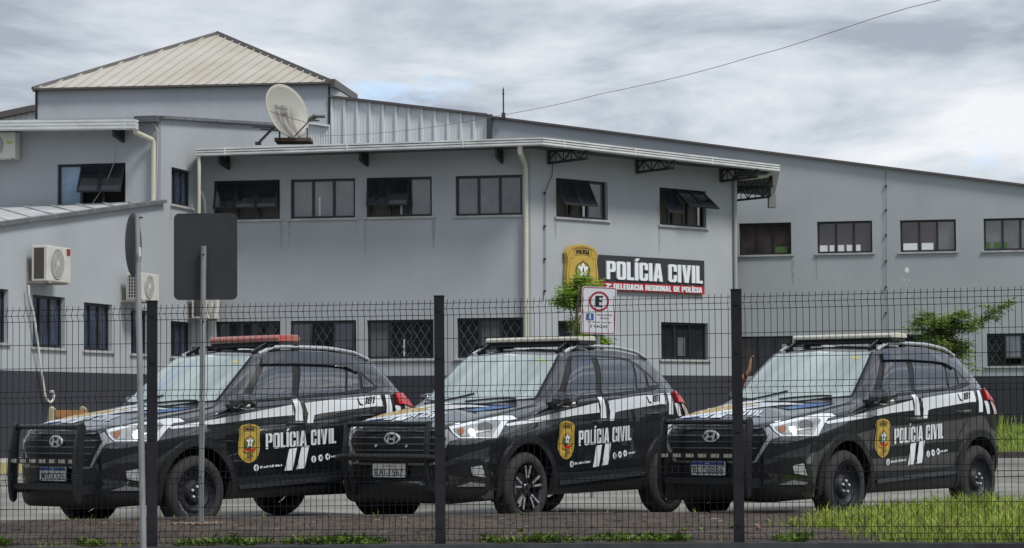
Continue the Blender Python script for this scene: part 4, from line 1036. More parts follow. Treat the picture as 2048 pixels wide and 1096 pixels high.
# parking sign
c = at_depth(1197.5, 621, 30.0); sc = 4800/30.
ES = empty('parking_sign', (c.x, c.y, 0)); ES.rotation_euler = (0, math.radians(2.6), 0); tag(ES, 'white red-bordered parking sign with letter E and 5 VAGAS behind the middle car', 'parking sign')
ES.location.z = c.z
W2, H2 = 70/sc/2, 95/sc/2
def rrect(w, h, r):
    o = []
    for sx_, sz_, a in ((1, 1, 0), (-1, 1, 90), (-1, -1, 180), (1, -1, 270)):
        for j in range(5): t = math.radians(a+22.5*j); o.append((sx_*(w-r)+r*math.cos(t), sz_*(h-r)+r*math.sin(t)))
    return o
k = MB(); k.prism(rrect(W2, H2, .035), (0, 0, 0), (1, 0, 0), (0, 0, 1), (0, .004, 0)); k.build('plate', mat('white_sign_face', (.72, .73, .76), .4), ES)
def flatlayer(parent, name, m, layers, off):
    k = MB(); 
    for vs, fs in layers: k.add([(a, -off, b_) for a, b_ in vs], fs)
    return k.build(name, m, parent, recalc=False)
REDS = mat('dark_red_sign_paint', (.33, .025, .04), .45)
flatlayer(ES, 'red_border', REDS, [curve_fill([rrect(W2-.008, H2-.008, .03), rrect(W2-.018, H2-.018, .024)])], .002)
rc = .125
flatlayer(ES, 'red_ring', REDS, [curve_fill([ellipse(.0, .115, rc, rc*1.0, 40), ellipse(0, .115, rc*.80, rc*.80, 40)])], .002)
vs, fs, w = block_text('E'); flatlayer(ES, 'letter', BLACKP, [([(-.042+a/w*.09, .045+b_*.14) for a, b_ in vs], fs)], .002)
for txt, x0, x1, z0, h in (('EXCLUSIVO', -.015, .17, -.065, .024), ('IDOSOS', .02, .13, -.105, .022), ('', -.13, .17, -.150, .010), ('5 VAGAS', -.10, .115, -.215, .038)):
    vs, fs, w = font_text(txt, .012) if txt else smudge(16, 5); flatlayer(ES, 'small_print', BLACKP, [([(x0+a/w*(x1-x0), z0+b_*h) for a, b_ in vs], fs)], .002)
flatlayer(ES, 'blue_square', mat('sign_blue', (.06, .11, .33), .4), [curve_fill([[(-.155, -.125), (-.06, -.125), (-.06, -.04), (-.155, -.04)]])], .002)
flatlayer(ES, 'figure', WHITEP, [curve_fill([[(-.125, -.12), (-.12, -.07), (-.125, -.06), (-.11, -.048), (-.095, -.06), (-.10, -.07), (-.09, -.12), (-.105, -.10)]])], .003)
k = MB(); k.tube([(0.01, .03, H2-.02), (0, .03, -c.z-.05+.05)], .024, 10); k.build('pole', GALV, ES, smooth=True)

# ================================================================== BENCH, TREES, PERSON
WOOD = mat('orange_brown_wood', (.36, .17, .06), .7, noise=.35, nscale=6, stretch=(1, 1, 6)); CRM = mat('cream_concrete', (.42, .38, .26), .85, noise=.2, nscale=6)
c = LW.px(125, 905, .9); cz = .33
bp_ = at_depth(101, 815, 36.0)
BN = empty('bench', (bp_.x, bp_.y, .2)); tag(BN, 'orange slat bench with cream concrete ends against the dark wall behind the left car', 'bench'); BN.rotation_euler = (0, 0, math.atan(3.84))
topz = bp_.z-.2
for i, xx in enumerate((0.0, 1.1)):
    k = MB(); k.prism([(-.05, 0), (.05, 0), (.07, topz*.45), (.04, topz), (.0, topz+.02), (-.05, topz-.02), (-.03, topz*.5)], (xx, 0, 0), (0, 1, 0), (0, 0, 1), (.09, 0, 0)); 
    k.prism([(-.5, topz*.38), (0, topz*.38), (0, topz*.46), (-.5, topz*.46)], (xx, 0, 0), (0, 1, 0), (0, 0, 1), (.09, 0, 0)); k.prism([(-.5, 0), (-.4, 0), (-.4, topz*.4), (-.5, topz*.4)], (xx, 0, 0), (0, 1, 0), (0, 0, 1), (.09, 0, 0)); k.build('bench_end', CRM, BN, bevel=.01)
k = MB()
for z in (topz-.15, topz-.31): k.box(.05, 1.18, -.07, -.035, z, z+.11)
k.build('backrest', WOOD, BN)
k = MB()
for y in (-.47, -.33, -.19): k.box(.0, 1.2, y, y+.10, topz*.46, topz*.46+.03)
k.build('seat', WOOD, BN)
BARK = mat('young_bark', (.16, .13, .10), .9, noise=.3, nscale=10)
def tree(name, label, base, trunk_pts, clusters, leafL, leafW, m, n_per, branches):
    root = empty(name, base); tag(root, label, 'tree'); b_ = V(base)
    k = MB(); k.tube([V(p)-b_ for p in trunk_pts], [.035-.02*i/(len(trunk_pts)-1) for i in range(len(trunk_pts))], 8)
    for a, e in branches:
        a, e = V(a)-b_, V(e)-b_; mid_ = a.lerp(e, .5)+V((0, 0, .06)); k.tube([a, mid_, e], [.012, .008, .004], 6)
    k.build('trunk', BARK, root)
    k = MB()
    for (c, rx, ry, rz, cnt) in clusters:
        c = V(c)-b_
        for i in range(int(cnt)):
            # sprig with paired leaflets
            v = V((random.gauss(0, 1), random.gauss(0, 1), random.gauss(0, 1))); v = v.normalized()*random.random()**.45; p = c+V((v.x*rx, v.y*ry, v.z*rz))
            a = random.uniform(0, 6.28); d = V((math.cos(a), math.sin(a), random.uniform(-.5, .5))).normalized()
            for j in range(n_per):
                q = p+d*leafL*.5*j; s = V((-d.y, d.x, random.uniform(-.3, .3)))
                leafq(k, q, s*(1 if j % 2 else -1)+d*.5, leafL*random.uniform(.7, 1.2), leafW)
    k.build('crown', m, root, recalc=False)
    return root
LG = leafmat('bright_leaves', (.08, .16, .02), (.42, .62, .09), .45); LD = leafmat('olive_leaves', (.07, .12, .03), (.36, .48, .12), .4)
D1 = 31.5; P_ = lambda x, y, o=0: at_depth(x, y, D1+o)
tb = P_(1150, 780); tb.z = 0
cl = []
for (x, y, rx, rz, c) in ((1165, 560, 20, 14, 150), (1148, 580, 28, 20, 260), (1140, 605, 30, 18, 240), (1122, 603, 20, 10, 110), (1170, 600, 22, 26, 200), (1190, 572, 15, 14, 80), (1150, 640, 16, 14, 45), (1180, 640, 22, 16, 90), (1165, 662, 22, 14, 120), (1190, 683, 26, 10, 150), (1212, 685, 16, 9, 70), (1150, 680, 25, 8, 90), (1128, 588, 16, 10, 60)):
    q = P_(x, y, random.uniform(-.1, .2)); cl.append((q, rx*D1/4800, rx*D1/4800*.9, rz*D1/4800, c*.75))
tree('young_tree', 'small bright green young tree just left of the parking sign', tb, [tb, P_(1150, 700), P_(1153, 640), P_(1158, 570)], cl, .06, .026, LG, 4, [(P_(1152, 660), P_(1130, 600)), (P_(1153, 650), P_(1185, 600)), (P_(1152, 680), P_(1200, 650)), (P_(1155, 630), P_(1165, 560))])
D2 = 40.
P2_ = lambda x, y, o=0: at_depth(x, y, D2+o)
tb = P2_(1905, 850); tb.z = .05; cl = []
for (x, y, rx, rz, c) in ((1850, 632, 16, 12, 60), (1870, 645, 26, 14, 130), (1835, 645, 18, 10, 50), (1825, 660, 12, 6, 24), (1880, 665, 30, 18, 260), (1905, 640, 26, 14, 150), (1925, 628, 16, 8, 60), (1930, 655, 24, 12, 120), (1955, 645, 14, 8, 50), (1975, 635, 18, 8, 55), (1990, 622, 12, 6, 35), (2005, 612, 10, 4, 28), (2018, 604, 7, 3, 16), (1972, 612, 12, 4, 18), (1900, 690, 26, 16, 190), (1925, 695, 14, 14, 80), (1880, 690, 24, 10, 90), (1915, 712, 18, 9, 60), (1860, 675, 18, 7, 45), (1938, 712, 5, 8, 9), (1940, 728, 5, 4, 8), (1948, 740, 5, 5, 9), (1890, 655, 18, 14, 120)):
    q = P2_(x, y, random.uniform(-.2, .3)); cl.append((q, rx*D2/4800, rx*D2/4800*.8, rz*D2/4800, c*.95))
tree('shrub_tree', 'spreading olive green tree rising behind the roof of the right police car', tb, [tb, P2_(1903, 760), P2_(1898, 700), P2_(1890, 650)], cl, .085, .035, LD, 4, [(P2_(1898, 700), P2_(1850, 640)), (P2_(1895, 680), P2_(1960, 640)), (P2_(1950, 650), P2_(2015, 605)), (P2_(1897, 670), P2_(1925, 625)), (P2_(1900, 730), P2_(1940, 730)), (P2_(1896, 690), P2_(1830, 655))])

# person in the doorway, mostly hidden behind the right car, forearm raised
SKIN = mat('skin', (.60, .38, .28), .55); SHIRT = mat('dark_red_shirt', (.12, .015, .015), .9)
dpos = at_depth(1493, 760, 57.2)
PR = empty('person', (dpos.x, dpos.y, .35)); tag(PR, 'person in dark red raising a bent forearm in the doorway behind the right car', 'person')
hand = at_depth(1501, 716, 57.0)-V((dpos.x, dpos.y, .35))
def skinned(name, nodes, edges, m, parent, sub=2):
    me = bpy.data.meshes.new(name); me.from_pydata([n[0] for n in nodes], edges, []); o = bpy.data.objects.new(name, me); link(o, parent)
    sk = o.modifiers.new('s', 'SKIN'); 
    for v, n in zip(me.skin_vertices[0].data, nodes): v.radius = (n[1], n[2] if len(n) > 2 else n[1]); v.use_root = False
    me.skin_vertices[0].data[0].use_root = True
    ss = o.modifiers.new('u', 'SUBSURF'); ss.levels = sub; ss.render_levels = sub
    vs, fs = evalmesh(o); bpy.data.objects.remove(o); me2 = bpy.data.meshes.new(name); me2.from_pydata(vs, [], fs); me2.materials.append(m)
    for p in me2.polygons: p.use_smooth = True
    return link(bpy.data.objects.new(name, me2), parent)
hz = hand.z
elb = V((hand.x-.02, -.12, hz-.27)); sho = V((-.02, 0, hz-.42)); 
sc_ = 1.0; nk = hz-.36
N_ = [((-.2, 0, nk-.50), .14, .11), ((-.2, 0, nk-.25), .13, .10), ((-.2, 0, nk-.06), .15, .10), ((-.2, 0, nk+.02), .055), ((-.2, -.01, nk+.10), .08), ((-.2, -.01, nk+.22), .085), ((-.2, 0, nk+.28), .06),
      (tuple(sho), .055), (tuple(elb), .042), ((hand.x-.005, hand.y-.03, hz-.06), .028), ((hand.x+.01, hand.y-.03, hz), .03, .018),
      ((-.38, 0, nk-.08), .055), ((-.42, .02, nk-.35), .042), ((-.40, -.05, nk-.6), .03),
      ((-.11, 0, nk-.62), .09), ((-.10, 0, nk-1.0), .06), ((-.10, 0, nk-1.38), .045), ((-.10, -.14, nk-1.42), .035),
      ((-.29, 0, nk-.62), .09), ((-.30, 0, nk-1.0), .06), ((-.30, 0, nk-1.38), .045), ((-.30, -.14, nk-1.42), .035)]
E_ = [(0, 1), (1, 2), (2, 3), (3, 4), (4, 5), (5, 6), (2, 7), (7, 8), (8, 9), (9, 10), (2, 11), (11, 12), (12, 13), (0, 14), (14, 15), (15, 16), (16, 17), (0, 18), (18, 19), (19, 20), (20, 21)]
for i in range(5):   # fingers curled over to the right
    b0 = V((hand.x+.012, hand.y-.03+(-.03+.015*i), hz+.02)); n0 = len(N_)
    if i == 4: b0 = V((hand.x-.005, hand.y-.07, hz)); f1 = b0+V((.02, -.025, .03)); f2 = f1+V((.015, -.01, .02)); N_ += [(tuple(f1), .010), (tuple(f2), .008)]
    else: f1 = b0+V((.03, 0, .028-.004*abs(i-1.5))); f2 = f1+V((.035, 0, -.012)); N_ += [(tuple(f1), .010), (tuple(f2), .008)]
    E_ += [(10, n0), (n0, n0+1)]
skinned('body', N_, E_, SKIN, PR)
T_ = [((-.2, 0, nk-.56), .15, .12), ((-.2, 0, nk-.25), .145, .115), ((-.2, 0, nk-.05), .165, .115), ((-.2, 0, nk+.01), .075), (tuple(sho), .068), (tuple(sho.lerp(elb, .35)), .055), ((-.38, 0, nk-.08), .068), ((-.40, 0, nk-.24), .06)]
skinned('shirt', T_, [(0, 1), (1, 2), (2, 3), (2, 4), (4, 5), (2, 6), (6, 7)], SHIRT, PR)
skinned('trousers', [((-.2, 0, nk-.56), .15, .12), ((-.11, 0, nk-.66), .10), ((-.10, 0, nk-1.0), .075), ((-.10, 0, nk-1.36), .06), ((-.29, 0, nk-.66), .10), ((-.30, 0, nk-1.0), .075), ((-.30, 0, nk-1.36), .06)], [(0, 1), (1, 2), (2, 3), (0, 4), (4, 5), (5, 6)], mat('dark_trousers', (.02, .022, .03), .9), PR)
skinned('hair', [((-.2, .03, nk+.20), .085), ((-.2, .02, nk+.28), .075), ((-.2, .05, nk+.12), .05)], [(0, 1), (0, 2)], BLACKP, PR)

# ================================================================== POLICE CARS
def carpaint():
    m, nt, b = new_mat('black_car_paint'); b.inputs['Base Color'].default_value = (.010, .011, .015, 1); b.inputs['Roughness'].default_value = .32; b.inputs['Coat Weight'].default_value = 1.0; b.inputs['Coat Roughness'].default_value = .035; b.inputs['Coat IOR'].default_value = 2.05
    tc = nd(nt, 'ShaderNodeTexCoord'); n = nd(nt, 'ShaderNodeTexNoise', Scale=2.2, Detail=7., Roughness=.65); nt.links.new(tc.outputs['Object'], n.inputs['Vector'])
    r = nd(nt, 'ShaderNodeValToRGB'); r.color_ramp.elements[0].position = .4; r.color_ramp.elements[1].position = .85; r.color_ramp.elements[0].color = (.005, .006, .009, 1); r.color_ramp.elements[1].color = (.014, .015, .018, 1); nt.links.new(n.outputs[0], r.inputs[0]); nt.links.new(r.outputs[0], b.inputs['Base Color'])
    n2 = nd(nt, 'ShaderNodeTexNoise', Scale=2.5, Detail=1.); nt.links.new(tc.outputs['Object'], n2.inputs['Vector']); bp = nd(nt, 'ShaderNodeBump', Strength=.12, Distance=.03); nt.links.new(n2.outputs[0], bp.inputs['Height']); nt.links.new(bp.outputs[0], b.inputs['Coat Normal'])
    return m
PAINT = carpaint(); MATS['paint'] = PAINT
PLAST = mat('black_bumper_plastic', (.012, .013, .015), .55, noise=.35, nscale=6)
RUB = mat('tyre_rubber', (.030, .030, .031), .85, noise=.4, nscale=10, bump=.3, bscale=40)
def glassmat(name, col, ior, rough=.04, refl_streak=.3):
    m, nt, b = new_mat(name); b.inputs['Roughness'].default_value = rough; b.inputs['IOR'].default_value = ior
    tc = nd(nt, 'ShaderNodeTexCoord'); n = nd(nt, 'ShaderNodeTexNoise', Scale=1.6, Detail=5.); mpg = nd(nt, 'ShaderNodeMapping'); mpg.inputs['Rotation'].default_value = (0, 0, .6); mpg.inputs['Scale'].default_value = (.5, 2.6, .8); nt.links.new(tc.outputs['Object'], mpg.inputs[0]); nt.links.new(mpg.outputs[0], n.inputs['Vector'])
    r = nd(nt, 'ShaderNodeValToRGB'); r.color_ramp.elements[0].position = .35; r.color_ramp.elements[1].position = .7; r.color_ramp.elements[0].color = (*[c*(1-refl_streak) for c in col], 1); r.color_ramp.elements[1].color = (*col, 1); nt.links.new(n.outputs[0], r.inputs[0]); nt.links.new(r.outputs[0], b.inputs['Base Color'])  # diagonal reflection streaks painted into the glass colour
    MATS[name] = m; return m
WSG = glassmat('windscreen_glass', (.46, .55, .54), 2.0, .04, .38)  # pale base colour paints in the cloudy sky's reflection
SDG = glassmat('tinted_side_glass', (.030, .036, .048), 2.6, .03)
CHR = mat('chrome', (.72, .73, .75), .25, metal=.15); DCHR = mat('dark_chrome', (.24, .25, .265), .3, metal=.6); SILV = mat('silver_plastic', (.42, .44, .46), .3, metal=.35)
LENSC = mat('clear_lamp_lens', (.40, .42, .43), .1, noise=.45, nscale=14, coat=1); LENSR = mat('red_lamp_lens', (.55, .012, .02), .3, coat=.3, noise=.15, nscale=9); AMB = mat('amber_reflector', (.33, .13, .06), .2, coat=1)
DRKL = mat('dark_lamp_interior', (.10, .105, .11), .15, coat=1, noise=.5, nscale=30)
BMAT = mat('blackout_trim', (.010, .010, .012), .35)
WRAP = mat('white_vinyl', (.74, .78, .82), .35, coat=.4); GOLDV = mat('gold_vinyl', (.42, .30, .10), .45, noise=.3, nscale=8); BLUV = mat('blue_vinyl', (.05, .14, .36), .4, coat=.4)
CREAM = mat('cream_beacon_lens', (.66, .65, .55), .3, coat=.5, noise=.15, nscale=9); PINK = mat('faded_red_beacon_lens', (.42, .06, .06), .25, coat=.6, noise=.55, nscale=9, nvar=(.36, .22, .18), stretch=(1, 3, 1))
PW = mat('plate_white', (.80, .80, .78), .5, noise=.15, nscale=20); PB = mat('plate_blue', (.03, .08, .30), .5)

KX = [.865, .85, .81, .74, .62, .45, .20, -.10, -.40, -.70, -1.10, -1.50, -2.00, -2.40, -2.70, -2.90, -3.05, -3.18, -3.26, -3.30]
def T(*p): return ([-a[0] for a in p], [a[1] for a in p])
def tab(vals): return ([-x for x in KX], vals)
WM = tab([.34, .50, .64, .745, .825, .865, .885, .89, .885, .88, .88, .88, .885, .89, .885, .87, .84, .77, .64, .40])
WS = tab([.30, .46, .57, .665, .745, .79, .82, .84, .85, .85, .848, .847, .845, .835, .82, .79, .75, .67, .55, .35])
ZB = T((.865, .34), (.85, .28), (.74, .24), (.45, .24), (-.1, .27), (-2.4, .27), (-2.9, .33), (-3.2, .42), (-3.3, .50))
ZS = T((.865, .83), (.85, .87), (.81, .90), (.74, .925), (.62, .955), (.45, .99), (.2, 1.03), (-.1, 1.075), (-.4, 1.135), (-.7, 1.195), (-1.1, 1.225), (-1.5, 1.25), (-2, 1.275), (-2.4, 1.305), (-2.6, 1.325), (-2.8, 1.30), (-2.95, 1.25), (-3.05, 1.21), (-3.18, 1.14), (-3.26, 1.06), (-3.3, .96))
YT = T((.865, .22), (.85, .37), (.81, .48), (.74, .57), (.62, .64), (.45, .68), (.2, .70), (-.1, .715), (-.4, .728), (-.55, .72), (-.7, .70), (-.9, .665), (-1.1, .63), (-1.3, .615), (-2, .61), (-2.4, .60), (-2.7, .59), (-2.82, .60), (-2.95, .64), (-3.05, .66), (-3.18, .6), (-3.26, .5), (-3.3, .3))
ZT_ = T((.865, .87), (.85, .915), (.81, .945), (.74, .97), (.62, .995), (.45, 1.03), (.2, 1.07), (-.1, 1.115), (-.4, 1.165), (-.47, 1.195), (-.7, 1.375), (-.9, 1.535), (-1.1, 1.665), (-1.25, 1.70), (-1.5, 1.715), (-2, 1.71), (-2.4, 1.675), (-2.7, 1.625), (-2.82, 1.54), (-2.95, 1.40), (-3.05, 1.28), (-3.18, 1.17), (-3.26, 1.09), (-3.3, .99))
ZC = T((.865, .89), (.85, .94), (.81, .97), (.74, .99), (.62, 1.015), (.45, 1.05), (.2, 1.095), (-.1, 1.14), (-.24, 1.165), (-.32, 1.21), (-.5, 1.345), (-.7, 1.49), (-.9, 1.625), (-1.0, 1.68), (-1.15, 1.72), (-1.5, 1.745), (-2, 1.74), (-2.4, 1.715), (-2.75, 1.665), (-2.85, 1.57), (-2.95, 1.44), (-3.05, 1.31), (-3.18, 1.19), (-3.26, 1.11), (-3.3, 1.01))
def lerp(a, b, t): return a+(b-a)*t
def section(x):
    f = lambda t: pchip(t[0], t[1], -x)
    w, ws, zb, zs, yt, zt, zc = f(WM), f(WS), f(ZB), f(ZS), f(YT), f(ZT_), f(ZC)
    g = max(0, min(1, (zt-zs)/.40)); cr = .012*sm((x+2.9)/.3)*sm((.4-x)/.5)
    return [(0, zb), (w*.6, zb), (w-.11, zb+.005), (w-.035, zb+.06), (w-.008, lerp(zb, zs, .32)), (w-cr, lerp(zb, zs, .50)), (w, lerp(zb, zs, .68)), (w-.006, lerp(zb, zs, .84)), (ws+.028, zs-.035), (ws, zs), (lerp(ws, yt, .14)-.006, lerp(zs, zt, .13)), (lerp(ws, yt, .55)+.028*g, lerp(zs, zt, .55)), (yt+.018*g, zt-.035*g-.004), (yt-.035, zt+.012), (yt*.55, lerp(zt, zc, .62)), (0, zc)]
def catmull(P, n):
    out = []
    for i in range(len(P)-1):
        p0 = P[i-1] if i else P[0]; p1, p2 = P[i], P[i+1]; p3 = P[i+2] if i+2 < len(P) else P[i+1]
        for j in range(n):
            t = j/n; q = []
            for a in (0, 1):
                m1 = (p2[a]-p0[a])*.5; m2 = (p3[a]-p1[a])*.5
                q.append(p1[a]*(1+2*t)*(1-t)**2+m1*t*(1-t)**2+p2[a]*t*t*(3-2*t)+m2*t*t*(t-1))
            out.append(tuple(q))
    out.append(P[-1]); return out
def body_mesh():
    X = []; x = .865
    while x > -3.3: X.append(x); x -= .012 if x > .78 or x < -3.15 else .03
    X.append(-3.3); rows = []
    for x in X:
        half = catmull(section(x), 5); half = [(abs(y), z) for y, z in half]
        full = half+[(-y, z) for y, z in reversed(half[1:-1])]; rows.append([(x, y, z) for y, z in full])
    n = len(rows[0]); vs = [p for r in rows for p in r]; fs = []
    for i in range(len(rows)-1):
        for j in range(n): a = i*n+j; b = i*n+(j+1) % n; fs.append([a, b, b+n, a+n])
    fs.append([j for j in reversed(range(n))]); fs.append([(len(rows)-1)*n+j for j in range(n)])
    return vs, fs
vs, fs = body_mesh()
AXF, AXR, WR = -.09, -2.64, .352
me = bpy.data.meshes.new('body'); me.from_pydata(vs, [], fs); me.materials.append(PAINT)
bm = bmesh.new(); bm.from_mesh(me); bmesh.ops.recalc_face_normals(bm, faces=bm.faces); bm.to_mesh(me); bm.free()
BVH = BVHTree.FromPolygons([V(v) for v in vs], fs)
bo = bpy.data.objects.new('body', me); link(bo)
k = MB()
for ax in (AXF, AXR):
    for sg in (1, -1): k.lathe([(0, .55), (.425, .55), (.425, 1.2), (0, 1.2)], (ax, 0, .37), (0, sg, 0), 48)
cut = k.build('cut', BMAT)
md = bo.modifiers.new('b', 'BOOLEAN'); md.operation = 'DIFFERENCE'; md.object = cut; md.solver = 'EXACT'
dg = bpy.context.evaluated_depsgraph_get(); dg.update(); me2 = bpy.data.meshes.new_from_object(bo.evaluated_get(dg)); bpy.data.objects.remove(bo); bpy.data.objects.remove(cut)
me2.materials.clear(); me2.materials.append(PAINT); me2.materials.append(BMAT)
for p in me2.polygons:
    p.use_smooth = True; c = p.center
    p.material_index = 1 if (c.z < .34 and abs(p.normal.z) > .6) or any(abs(math.hypot(c.x-ax, c.z-.37)-.425) < .012 and abs(c.y) > .54 for ax in (AXF, AXR)) or (abs(abs(c.y)-.55) < .003 and abs(p.normal.y) > .9) else 0
me2.set_sharp_from_angle(angle=math.radians(38)); me2.name = 'body'
P3 = (2.49, 23.71, .708)
fwd = V((-math.sin(P3[2]), -math.cos(P3[2]), 0)); lft = V((math.cos(P3[2]), -math.sin(P3[2]), 0)); O3 = V((P3[0], P3[1], 0))
def loc(v): return V((v.dot(fwd), v.dot(lft), v.z))
CCAM = loc(CPOS-O3)
def project(pts, mode):
    out = []
    for a, b in pts:
        if mode == 'side': o, d = V((a, 2, b)), V((0, -1, 0))
        elif mode == 'top': o, d = V((a, b, 3)), V((0, 0, -1))
        elif mode == 'front': o, d = V((3, a, b)), V((-1, 0, 0))
        elif mode == 'cam': r = ray(a, b); d = loc(r).normalized(); o = CCAM
        h = BVH.ray_cast(o, d)
        if h[0] is None: out.append(None); continue
        n = h[1] if h[1].dot(d) < 0 else -h[1]; out.append((h[0], n))
    return out
def tess(vs, fs, step):
    bm = bmesh.new(); bv = [bm.verts.new((a, b, 0)) for a, b in vs]
    for f in fs:
        try: bm.faces.new([bv[i] for i in f])
        except ValueError: pass
    xs = [v[0] for v in vs]; ys = [v[1] for v in vs]
    for ax, lo, hi in ((0, min(xs), max(xs)), (1, min(ys), max(ys))):
        s = math.ceil(lo/step)*step
        while s < hi:
            co_ = [0, 0, 0]; co_[ax] = s; no = [0, 0, 0]; no[ax] = 1
            bmesh.ops.bisect_plane(bm, geom=bm.verts[:]+bm.edges[:]+bm.faces[:], dist=1e-6, plane_co=co_, plane_no=no); s += step
    bm.verts.index_update(); r = [(v.co.x, v.co.y) for v in bm.verts], [[v.index for v in f.verts] for f in bm.faces]; bm.free(); return r
def decal(name, m, layers, mode='side', off=.004, parent=None, step=None, mirror=False, thick=0, smooth=True):
    """layers: list of outlines, or (verts, faces) meshes, wrapped on the body surface as real offset geometry"""
    step = step or (9. if mode == 'cam' else .05); ks = [MB(), MB()] if mirror else [MB()]
    for L in layers:
        vs, fs = L if isinstance(L, tuple) and len(L) == 2 and isinstance(L[1], list) and L[1] and isinstance(L[1][0], list) else curve_fill([L] if not isinstance(L[0][0], (list, tuple)) else L)
        vs, fs = tess(vs, fs, step); pr = project(vs, mode)
        for k, sg in zip(ks, (1, -1)):
            P = [None if p is None else (V((p[0].x, p[0].y*sg, p[0].z)), V((p[1].x, p[1].y*sg, p[1].z))) for p in pr]
            base = len(k.v); k.v += [tuple(p[0]+p[1]*off) if p else (0, 0, 0) for p in P]
            good = [f for f in fs if all(P[i] for i in f)]
            for f in good: k.f.append([base+i for i in (f if sg > 0 else reversed(f))]); k.m.append(0)
            if thick:
                b2 = len(k.v); k.v += [tuple(p[0]+p[1]*(off-thick)) if p else (0, 0, 0) for p in P]
                ed = set()
                for f in good:
                    for i in range(len(f)): ed.add((f[i], f[(i+1) % len(f)]))
                for a, b in ed:
                    if (b, a) not in ed: k.f.append([base+b, base+a, b2+a, b2+b]); k.m.append(0)
    out = []
    for i, k in enumerate(ks):
        me = bpy.data.meshes.new(name); me.from_pydata(k.v, [], k.f); me.materials.append(m)
        bm = bmesh.new(); bm.from_mesh(me); bmesh.ops.delete(bm, geom=[v for v in bm.verts if not v.link_faces], context='VERTS'); bmesh.ops.remove_doubles(bm, verts=bm.verts, dist=.0004)
        bm.to_mesh(me); bm.free()
        if smooth:
            for p in me.polygons: p.use_smooth = True
            me.set_sharp_from_angle(angle=math.radians(35))
        out.append(link(bpy.data.objects.new(name, me), parent[i] if isinstance(parent, list) else parent))
    return out if mirror else out[0]
def px(pts, ox, oy, sc): return [(ox+a/sc, oy+b/sc) for a, b in pts]
def place(txt, o, u, v, font=False, off=0):
    vs, fs, w = smudge(*txt) if isinstance(txt, tuple) else font_text(txt, off) if font else block_text(txt)
    return ([(o[0]+a/w*u[0]+b*v[0], o[1]+a/w*u[1]+b*v[1]) for a, b in vs], fs)

CAR = empty('police_car'); bo = bpy.data.objects.new('body', me2); link(bo, CAR)
# ---- glazing
ws = [(-.245-.24*(y/.70)**2, y) for y in [-.70+1.4*i/14 for i in range(15)]]+[(-.70, .665), (-.90, .63), (-1.07, .585)]+[(-1.045-.055*(y/.58)**2+.03, y) for y in [.56-1.12*i/10 for i in range(11)]]+[(-1.07, -.585), (-.90, -.63), (-.70, -.665)]
wso = decal('windscreen_surround', BMAT, [[(a-.0, b) for a, b in ws]], 'top', .003, CAR)
cx_, cy_ = -.66, 0
wsi = [(cx_+(a-cx_)*.955, b*.965) for a, b in ws]
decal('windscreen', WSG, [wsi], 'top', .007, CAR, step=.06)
dlo = [(-.60, 1.20), (-.70, 1.255), (-1.10, 1.625), (-1.15, 1.655), (-1.57, 1.668), (-2.0, 1.655), (-2.22, 1.635), (-2.34, 1.575), (-2.57, 1.36), (-2.55, 1.335), (-2.38, 1.30), (-2.11, 1.28), (-1.41, 1.24), (-.92, 1.21)]
decal('window_trim', BMAT, [dlo], 'side', .004, CAR, mirror=True)
fp = [(-.80, 1.232), (-.88, 1.34), (-1.13, 1.60), (-1.18, 1.63), (-1.48, 1.638), (-1.355, 1.255), (-.95, 1.235)]
rp2 = [(-1.435, 1.262), (-1.60, 1.638), (-1.95, 1.628), (-2.10, 1.612), (-2.19, 1.585), (-2.085, 1.300)]
qp = [(-2.12, 1.305), (-2.222, 1.575), (-2.345, 1.49), (-2.315, 1.33)]
rq = [(-2.365, 1.345), (-2.39, 1.475), (-2.53, 1.358)]
for nm, p in (('front_window', fp), ('rear_window', rp2), ('quarter_window', qp), ('quarter_window', rq)): decal(nm, SDG, [p], 'side', .008, CAR, mirror=True)
decal('rear_glass', SDG, [[(-2.80, y) for y in (-.52, .52)]+[(-3.06, y) for y in (.60, -.60)]], 'top', .005, CAR)
decal('mirror_highlight', mat('pale_cabin_highlight', (.75, .80, .82), .3), [[(-.985, -.04), (-.985, .10), (-.965, .11), (-.962, -.05)]], 'top', .009, CAR)  # pale mark painted on the windscreen as a cabin highlight
decal('windscreen_sticker', mat('yellow_sticker', (.55, .50, .12), .5), [[(-.95, .42), (-.95, .50), (-.925, .50), (-.925, .42)]], 'top', .009, CAR)
# ---- shut lines, cladding
def groove(name, pts, w, mode='side', mirror=True, m=BMAT, off=.002):
    L = []
    for a, b in zip(pts[:-1], pts[1:]):
        d = V((b[0]-a[0], b[1]-a[1])); n = V((-d.y, d.x)).normalized()*w/2; e = d.normalized()*w*.3
        L.append([(a[0]-e.x+n.x, a[1]-e.y+n.y), (b[0]+e.x+n.x, b[1]+e.y+n.y), (b[0]+e.x-n.x, b[1]+e.y-n.y), (a[0]-e.x-n.x, a[1]-e.y-n.y)])
    return decal(name, m, L, mode, off, CAR, mirror=mirror)
groove('door_gap', [(-.60, 1.17), (-.56, 1.0), (-.54, .7), (-.56, .47)], .009)
groove('door_gap', [(-1.39, 1.235), (-1.47, 1.05), (-1.50, .8), (-1.48, .47)], .009)
groove('door_gap', [(-2.36, 1.30), (-2.42, 1.15), (-2.38, .98), (-2.22, .82), (-2.14, .65), (-2.13, .47)], .009)
groove('bonnet_gap', px([(225, 524), (290, 492), (560, 428), (740, 393), (840, 393), (885, 425), (985, 400), (1000, 380)], 1480, 740, 4.567), 1.7, 'cam', off=.003)
groove('bonnet_gap', [(.825, y) for y in (-.47, -.2, .2, .47)], .012, 'top', mirror=False)
sill = [(-.50, .475), (-2.16, .50), (-2.20, .285), (-.46, .285)]
decal('sill_cladding', PLAST, [sill], 'side', .014, CAR, mirror=True, thick=.02)
